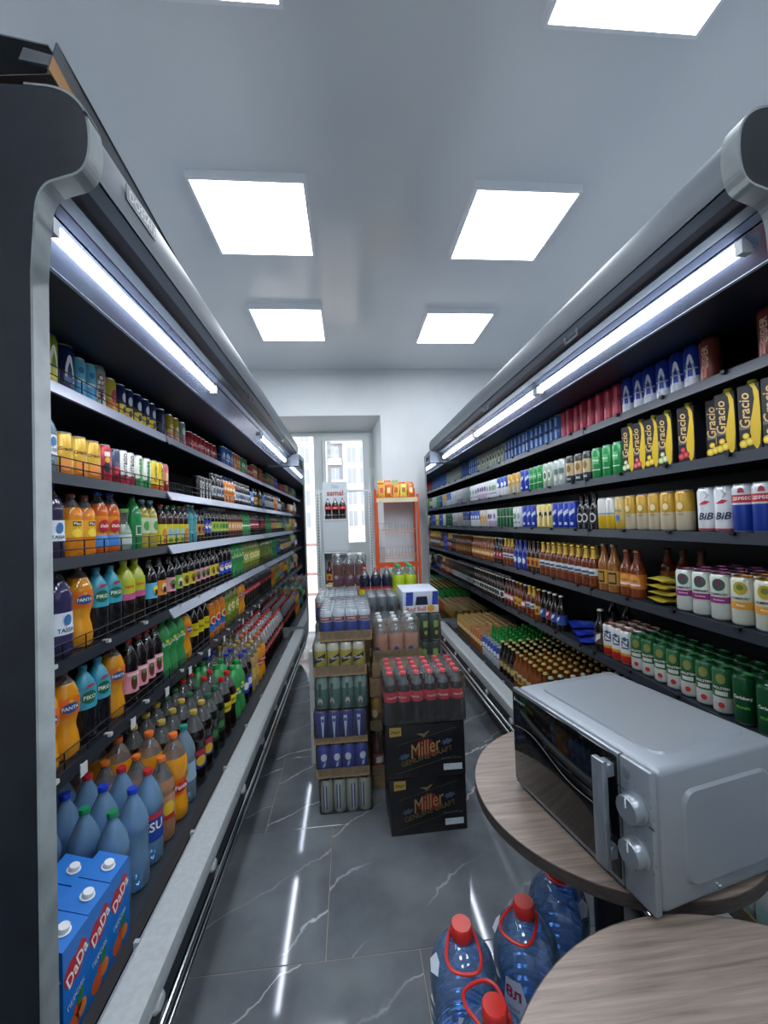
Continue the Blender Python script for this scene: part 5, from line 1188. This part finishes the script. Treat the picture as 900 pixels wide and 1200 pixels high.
B().rbox(.0, DW, -.004, .012, b0, b0 + MH, M_SILV2, .003, 2).obj('door_frame', t)
dg_ = B().rbox(.004, DW - .002, -.008, -.004, b0 + .013, b0 + MH - .006, M_DOORG, .0015, 2).obj('door_glass', t)
wv = []
for k in range(25):
    x = .012 + (DW - .05) * k / 24; wv.append((x, -.0085, b0 + .155 - .05 * (x / DW) ** 2 + .012 * math.sin(x * 22)))
B().tube(wv, .0009, P('#8f8f88', .3, .6), 5).obj('trim_line', dg_)
lt = B(); lt.bm(text_bm('Avangard', w=.036, bold=.01), P('#b9bec2', .4), lambda p: (.040 + p[0], -.0086, b0 + MH - .027 + p[1])); lt.bm(poly_bm([(-.004, -.004), (.004, -.004), (.0, .007)]), P('#b9bec2', .4), lambda p: (.015 + p[0], -.0086, b0 + MH - .026 + p[1])); lt.obj('lettering', dg_, smooth=False)
hn = B().rbox(DW - .032, DW - .003, -.040, -.027, b0 + .038, b0 + MH - .012, M_SILV2, .002, 2).obj('handle', t)
for zz in (b0 + .052, b0 + MH - .046): B().rbox(DW - .031, DW - .004, -.0275, -.0085, zz, zz + .026, M_SILV2, .002, 1).obj('handle_mount', hn)
cp = B().rbox(DW + .002, MW, -.004, .012, b0, b0 + MH, M_SILV, .004, 2).obj('control_panel', t)
bt = B().lathe([(.012, 0, M_SILV2), (.012, .0012, M_SILV2), (.010, .0018, M_SILV2)], 20, xf=lambda p: (DW + .018 + p[0] * .7, -.004 - p[2], b0 + MH - .026 + p[1])); bt.obj('start_mark', cp)
for i, zz in enumerate((b0 + .178, b0 + .097)):
    kx = DW + .037
    kn = B().lathe([(.0285, 0, M_SILV2), (.0285, .004, M_SILV2), (.026, .006, M_SILV2), (.0245, .022, M_SILV2), (.0225, .0245, M_SILV2)], 36, xf=lambda p: (kx + p[0], -.004 - p[2], zz + p[1])).obj('knob', t)
    B().box(kx - .0012, kx + .0012, -.0295, -.0283, zz + .004, zz + .021, P('#e3e8ec', .4)).obj('pointer', kn, smooth=False)
    mk = B()
    for k in range(9):
        a = math.radians(-120 + 30 * k); x, z = kx + .037 * math.sin(a), zz + .037 * math.cos(a)
        mk.bm(text_bm(['0', '1', '2', '4', '6', '8', '12', '20', '30'][k] if i == 1 else ['·', 'L', '~', 'M', '*', 'H', '+', 'D', '-'][k], h=.0042), P('#3d444a', .5), lambda p: (x + p[0], -.0045, z + p[1]))
    mo = mk.obj('dial_markings', cp, smooth=False); mo['kind'] = 'stuff'
sc = B().lathe([(.004, 0, M_CHROME), (.004, .003, M_CHROME), (.002, .0045, M_CHROME)], 12, xf=lambda p: (MW + p[2], .15 + p[0], b0 + .018 + p[1])); sc.obj('screw', t)
for x in (.03, MW - .035):
    for y in (.04, MD - .04): B().lathe([(.012, 0, M_BLACK), (.014, .010, M_BLACK)], 12, cx=x, cy=y).obj('foot', t)
# water jugs
JUG = clear('#93c0f2', .17, .40, .05, 'blue_jug_plastic')
M_RED = P('#c22a22', .32, name='red_cap_plastic')
jp = [(.070, 0), (.084, .004), (.088, .02)]
z = .03
while z < .20: jp += [(.088, z), (.0845, z + .009), (.088, z + .018)]; z += .034
jp += [(.088, .215), (.086, .24), (.078, .27), (.060, .295), (.040, .312), (.027, .318), (.025, .33)]
jb = B().lathe([(a, c, JUG) for a, c in jp], 32, capt=False)
jw = B().lathe([(.082, .006, clear('#7fb0e6', .10, .15, .02, 'jug_water')), (.084, .21, clear('#7fb0e6', .10, .15, .02, 'jug_water'))], 24)
jc = B().lathe([(.0265, .322, M_RED), (.0285, .325, M_RED), (.028, .352, M_RED), (.025, .356, M_RED)], 24); 
jm = [('jug_body', jb.mesh('jug')), ('cap', jc.mesh('cap'))]
jh = B(); loop = [(.012, -.038, 0), (.055, -.046, -.004), (.085, -.03, -.008), (.085, .03, -.008), (.055, .046, -.004), (.012, .038, 0), (-.02, .03, .0), (-.03, 0, .0), (-.02, -.03, .0)]
for _ in range(2):
    o2 = []
    for p, q in zip(loop, loop[1:] + loop[:1]): o2 += [tuple(a * .75 + c * .25 for a, c in zip(p, q)), tuple(a * .25 + c * .75 for a, c in zip(p, q))]
    loop = o2
jh.tube([(x, y, .322 + z) for x, y, z in loop], .0042, M_RED, 8, closed=True)
jh_m = jh.mesh('carry_handle')
jl = B(); wl = poly_bm([(-.03, -.045), (.02, -.05), (.034, .0), (.02, .045), (-.02, .04)]); wrap_bm(wl, .0895, .175); jl.bm(wl, P('#ccd6e2', .4))
tl = text_bm('8л', w=.042, bold=.03); wrap_bm(tl, .0902, .185); jl.bm(tl, P('#b03048', .4)); tl = text_bm('вода', w=.03); wrap_bm(tl, .0902, .145); jl.bm(tl, P('#4a5a8a', .4))
jl_m = jl.mesh('label')
js = B(); wl = poly_bm([(-.022, -.02), (.0, -.03), (.022, -.012), (.012, .024), (-.014, .026)])
for v in wl.verts: v.co = (math.cos(v.co.x / .07) * (.078 - v.co.y * .35), math.sin(v.co.x / .07) * (.078 - v.co.y * .35), .272 + v.co.y * .55)
js.bm(wl, P('#c9d4e2', .4)); js_m = js.mesh('neck_sticker')
for i, (x, y, rz, lb) in enumerate([(.262, 1.092, math.radians(-100), 'blue water jug with red cap, farthest out in the aisle'), (.450, 1.132, math.radians(-135), 'blue water jug with red cap, tucked under the edge of the microwave table'),
                                   (.284, .905, math.radians(105), 'blue water jug with red cap, closest to the bare table'), (.60, 1.238, math.radians(20), 'blue water jug standing wholly under the microwave table')]):
    o = ob('water_jug', jm[0][1], None, (x, y, .0008), rz); tag(o, lb, 'water jug', 'water jugs on the floor')
    ob('cap', jm[1][1], o); ob('label', jl_m, o); ob('neck_sticker', js_m, o, rz=-1.25)
    h = ob('carry_handle', jh_m, o)
# tray of white drinks in the end of the beer cooler's well
kind('white_drink', lambda: pet('squat', .036, .20, '#c9d2d2', P('#c3cdd0', .3), .80, '#6fb0ac', (.12, .5), '#9fc4c2', [('e', .5, .1, .32, '#e6ecec')]))
pack('white_drink', 1.067, .925, DECK + .0008, 4, 4, .0755, 'white and teal drink bottles in a brown tray, beer cooler floor well', tray=.055, film=False, name='bottle_multipack', piece='bottle')
# ------------------------------------------------------------------ cardboard on top of the soft-drink cooler
t = thing('cardboard_pile', 'dark flattened cardboard lying on top of the soda cooler', 'cardboard', (XC - .95, 1.3, ZTOP))
M_DCARD = noisy('#2c333a', '#3a4148', 12, .6, name='dark_coated_card')
def slab(name, quad, th, mat, parent):
    n = (Vector(quad[1]) - Vector(quad[0])).cross(Vector(quad[3]) - Vector(quad[0])).normalized() * th
    vs_ = [Vector(q) for q in quad] + [Vector(q) + n for q in quad]
    b = bmesh.new(); vv = [b.verts.new(v) for v in vs_]
    for f in ((0, 1, 2, 3), (7, 6, 5, 4), (0, 4, 5, 1), (1, 5, 6, 2), (2, 6, 7, 3), (3, 7, 4, 0)): b.faces.new([vv[i] for i in f])
    bmesh.ops.recalc_face_normals(b, faces=b.faces[:])
    return B().bm(b, mat).obj(name, parent, smooth=False)
W_ = lambda x, y, z: (x - (XC - .95), y - 1.3, z - ZTOP)
M_DBR = noisy('#2c211e', '#3a2c26', 8, .8, name='dark_brown_board')
slab('grey_sheet', [W_(-.615, .95, 2.52), W_(-.560, 1.50, 2.35), W_(-.59, 1.50, 2.339), W_(-.66, .95, 2.36)], .004, M_DCARD, t)
slab('brown_strip', [W_(-.585, .89, 2.421), W_(-.570, 1.14, 2.350), W_(-.582, 1.14, 2.341), W_(-.594, .89, 2.394)], .004, P('#a97f55', .75), t)
slab('brown_sheet', [W_(-.596, .90, 2.392), W_(-.59, 1.10, 2.340), W_(-.95, 1.10, 2.340), W_(-.95, .90, 2.36)], .003, M_DBR, t)
slab('folded_flap', [W_(-.643, .89, 2.437), W_(-.586, .89, 2.423), W_(-.593, .885, 2.396), W_(-.649, .885, 2.405)], .005, M_DCARD, t)
slab('top_sheet', [W_(-.628, .94, 2.50), W_(-.60, 1.30, 2.44), W_(-1.05, 1.30, 2.46), W_(-1.05, .91, 2.545)], .004, M_DCARD, t)
# ------------------------------------------------------------------ outside
M_PAVE = noisy('#b8aaa2', '#c6bab2', 2, .8, name='pale_paving')
struct(B().box(-40, 40, 5.45, 120, -.5, -.12, M_PAVE).obj('ground_outside', smooth=False))
t = thing('street_railing', 'reddish metal railing outside the window', 'railing', (0, 7.6, -.12))
M_RL = P('#a8827a', .5)
for z in (.25, .62, 1.15): B().box(-3, 3, -.02, .02, z, z + .05, M_RL).obj('rail', t, smooth=False)
x = -3
pm = B().box(-.02, .02, -.02, .02, 0, 1.15, M_RL).mesh('post', smooth=False)
while x <= 3: ob('post', pm, t, (x, 0, 0)); x += .42
t = thing('street_building', 'pale apartment block with grey bays seen through the window', 'building', (0, 60, -.12))
M_FAC = P('#cfc9bf', .8); M_GB = P('#7d7c80', .8); M_WIN = P('#8d8f96', .2)
B().box(-16, 12, 0, 10, 0, 42, M_FAC).obj('facade', t, smooth=False)
B().box(-2.75, -.55, -.35, 0, 0, 42, M_GB).obj('grey_bay', t, smooth=False)
wm_ = B().box(-.62, .62, -.06, .08, 0, 2.2, M_WIN).box(-.7, .7, -.09, -.06, -.08, 0, M_FAC).box(-.03, .03, -.08, -.05, 0, 2.2, M_FAC).mesh('window', smooth=False)
bm_ = B().box(-1.0, .9, -.9, -.35, 0, .22, P('#d8d4cc', .8)).box(-1.0, .9, -.9, -.86, .22, .9, P('#bdb9b6', .6)).mesh('balcony', smooth=False)
for k in range(12):
    z = 1.2 + 3.1 * k
    for x in (-13.5, -11, -8.5, -6, -4.0, .75, 2.55, 5, 7.5, 10): ob('window', wm_, t, (x, 0, z))
    ob('balcony', bm_, t, (-1.6 if k % 2 else -1.2, 0, z - .4))
    ob('window', wm_, t, (-1.65, -.36, z + .1))
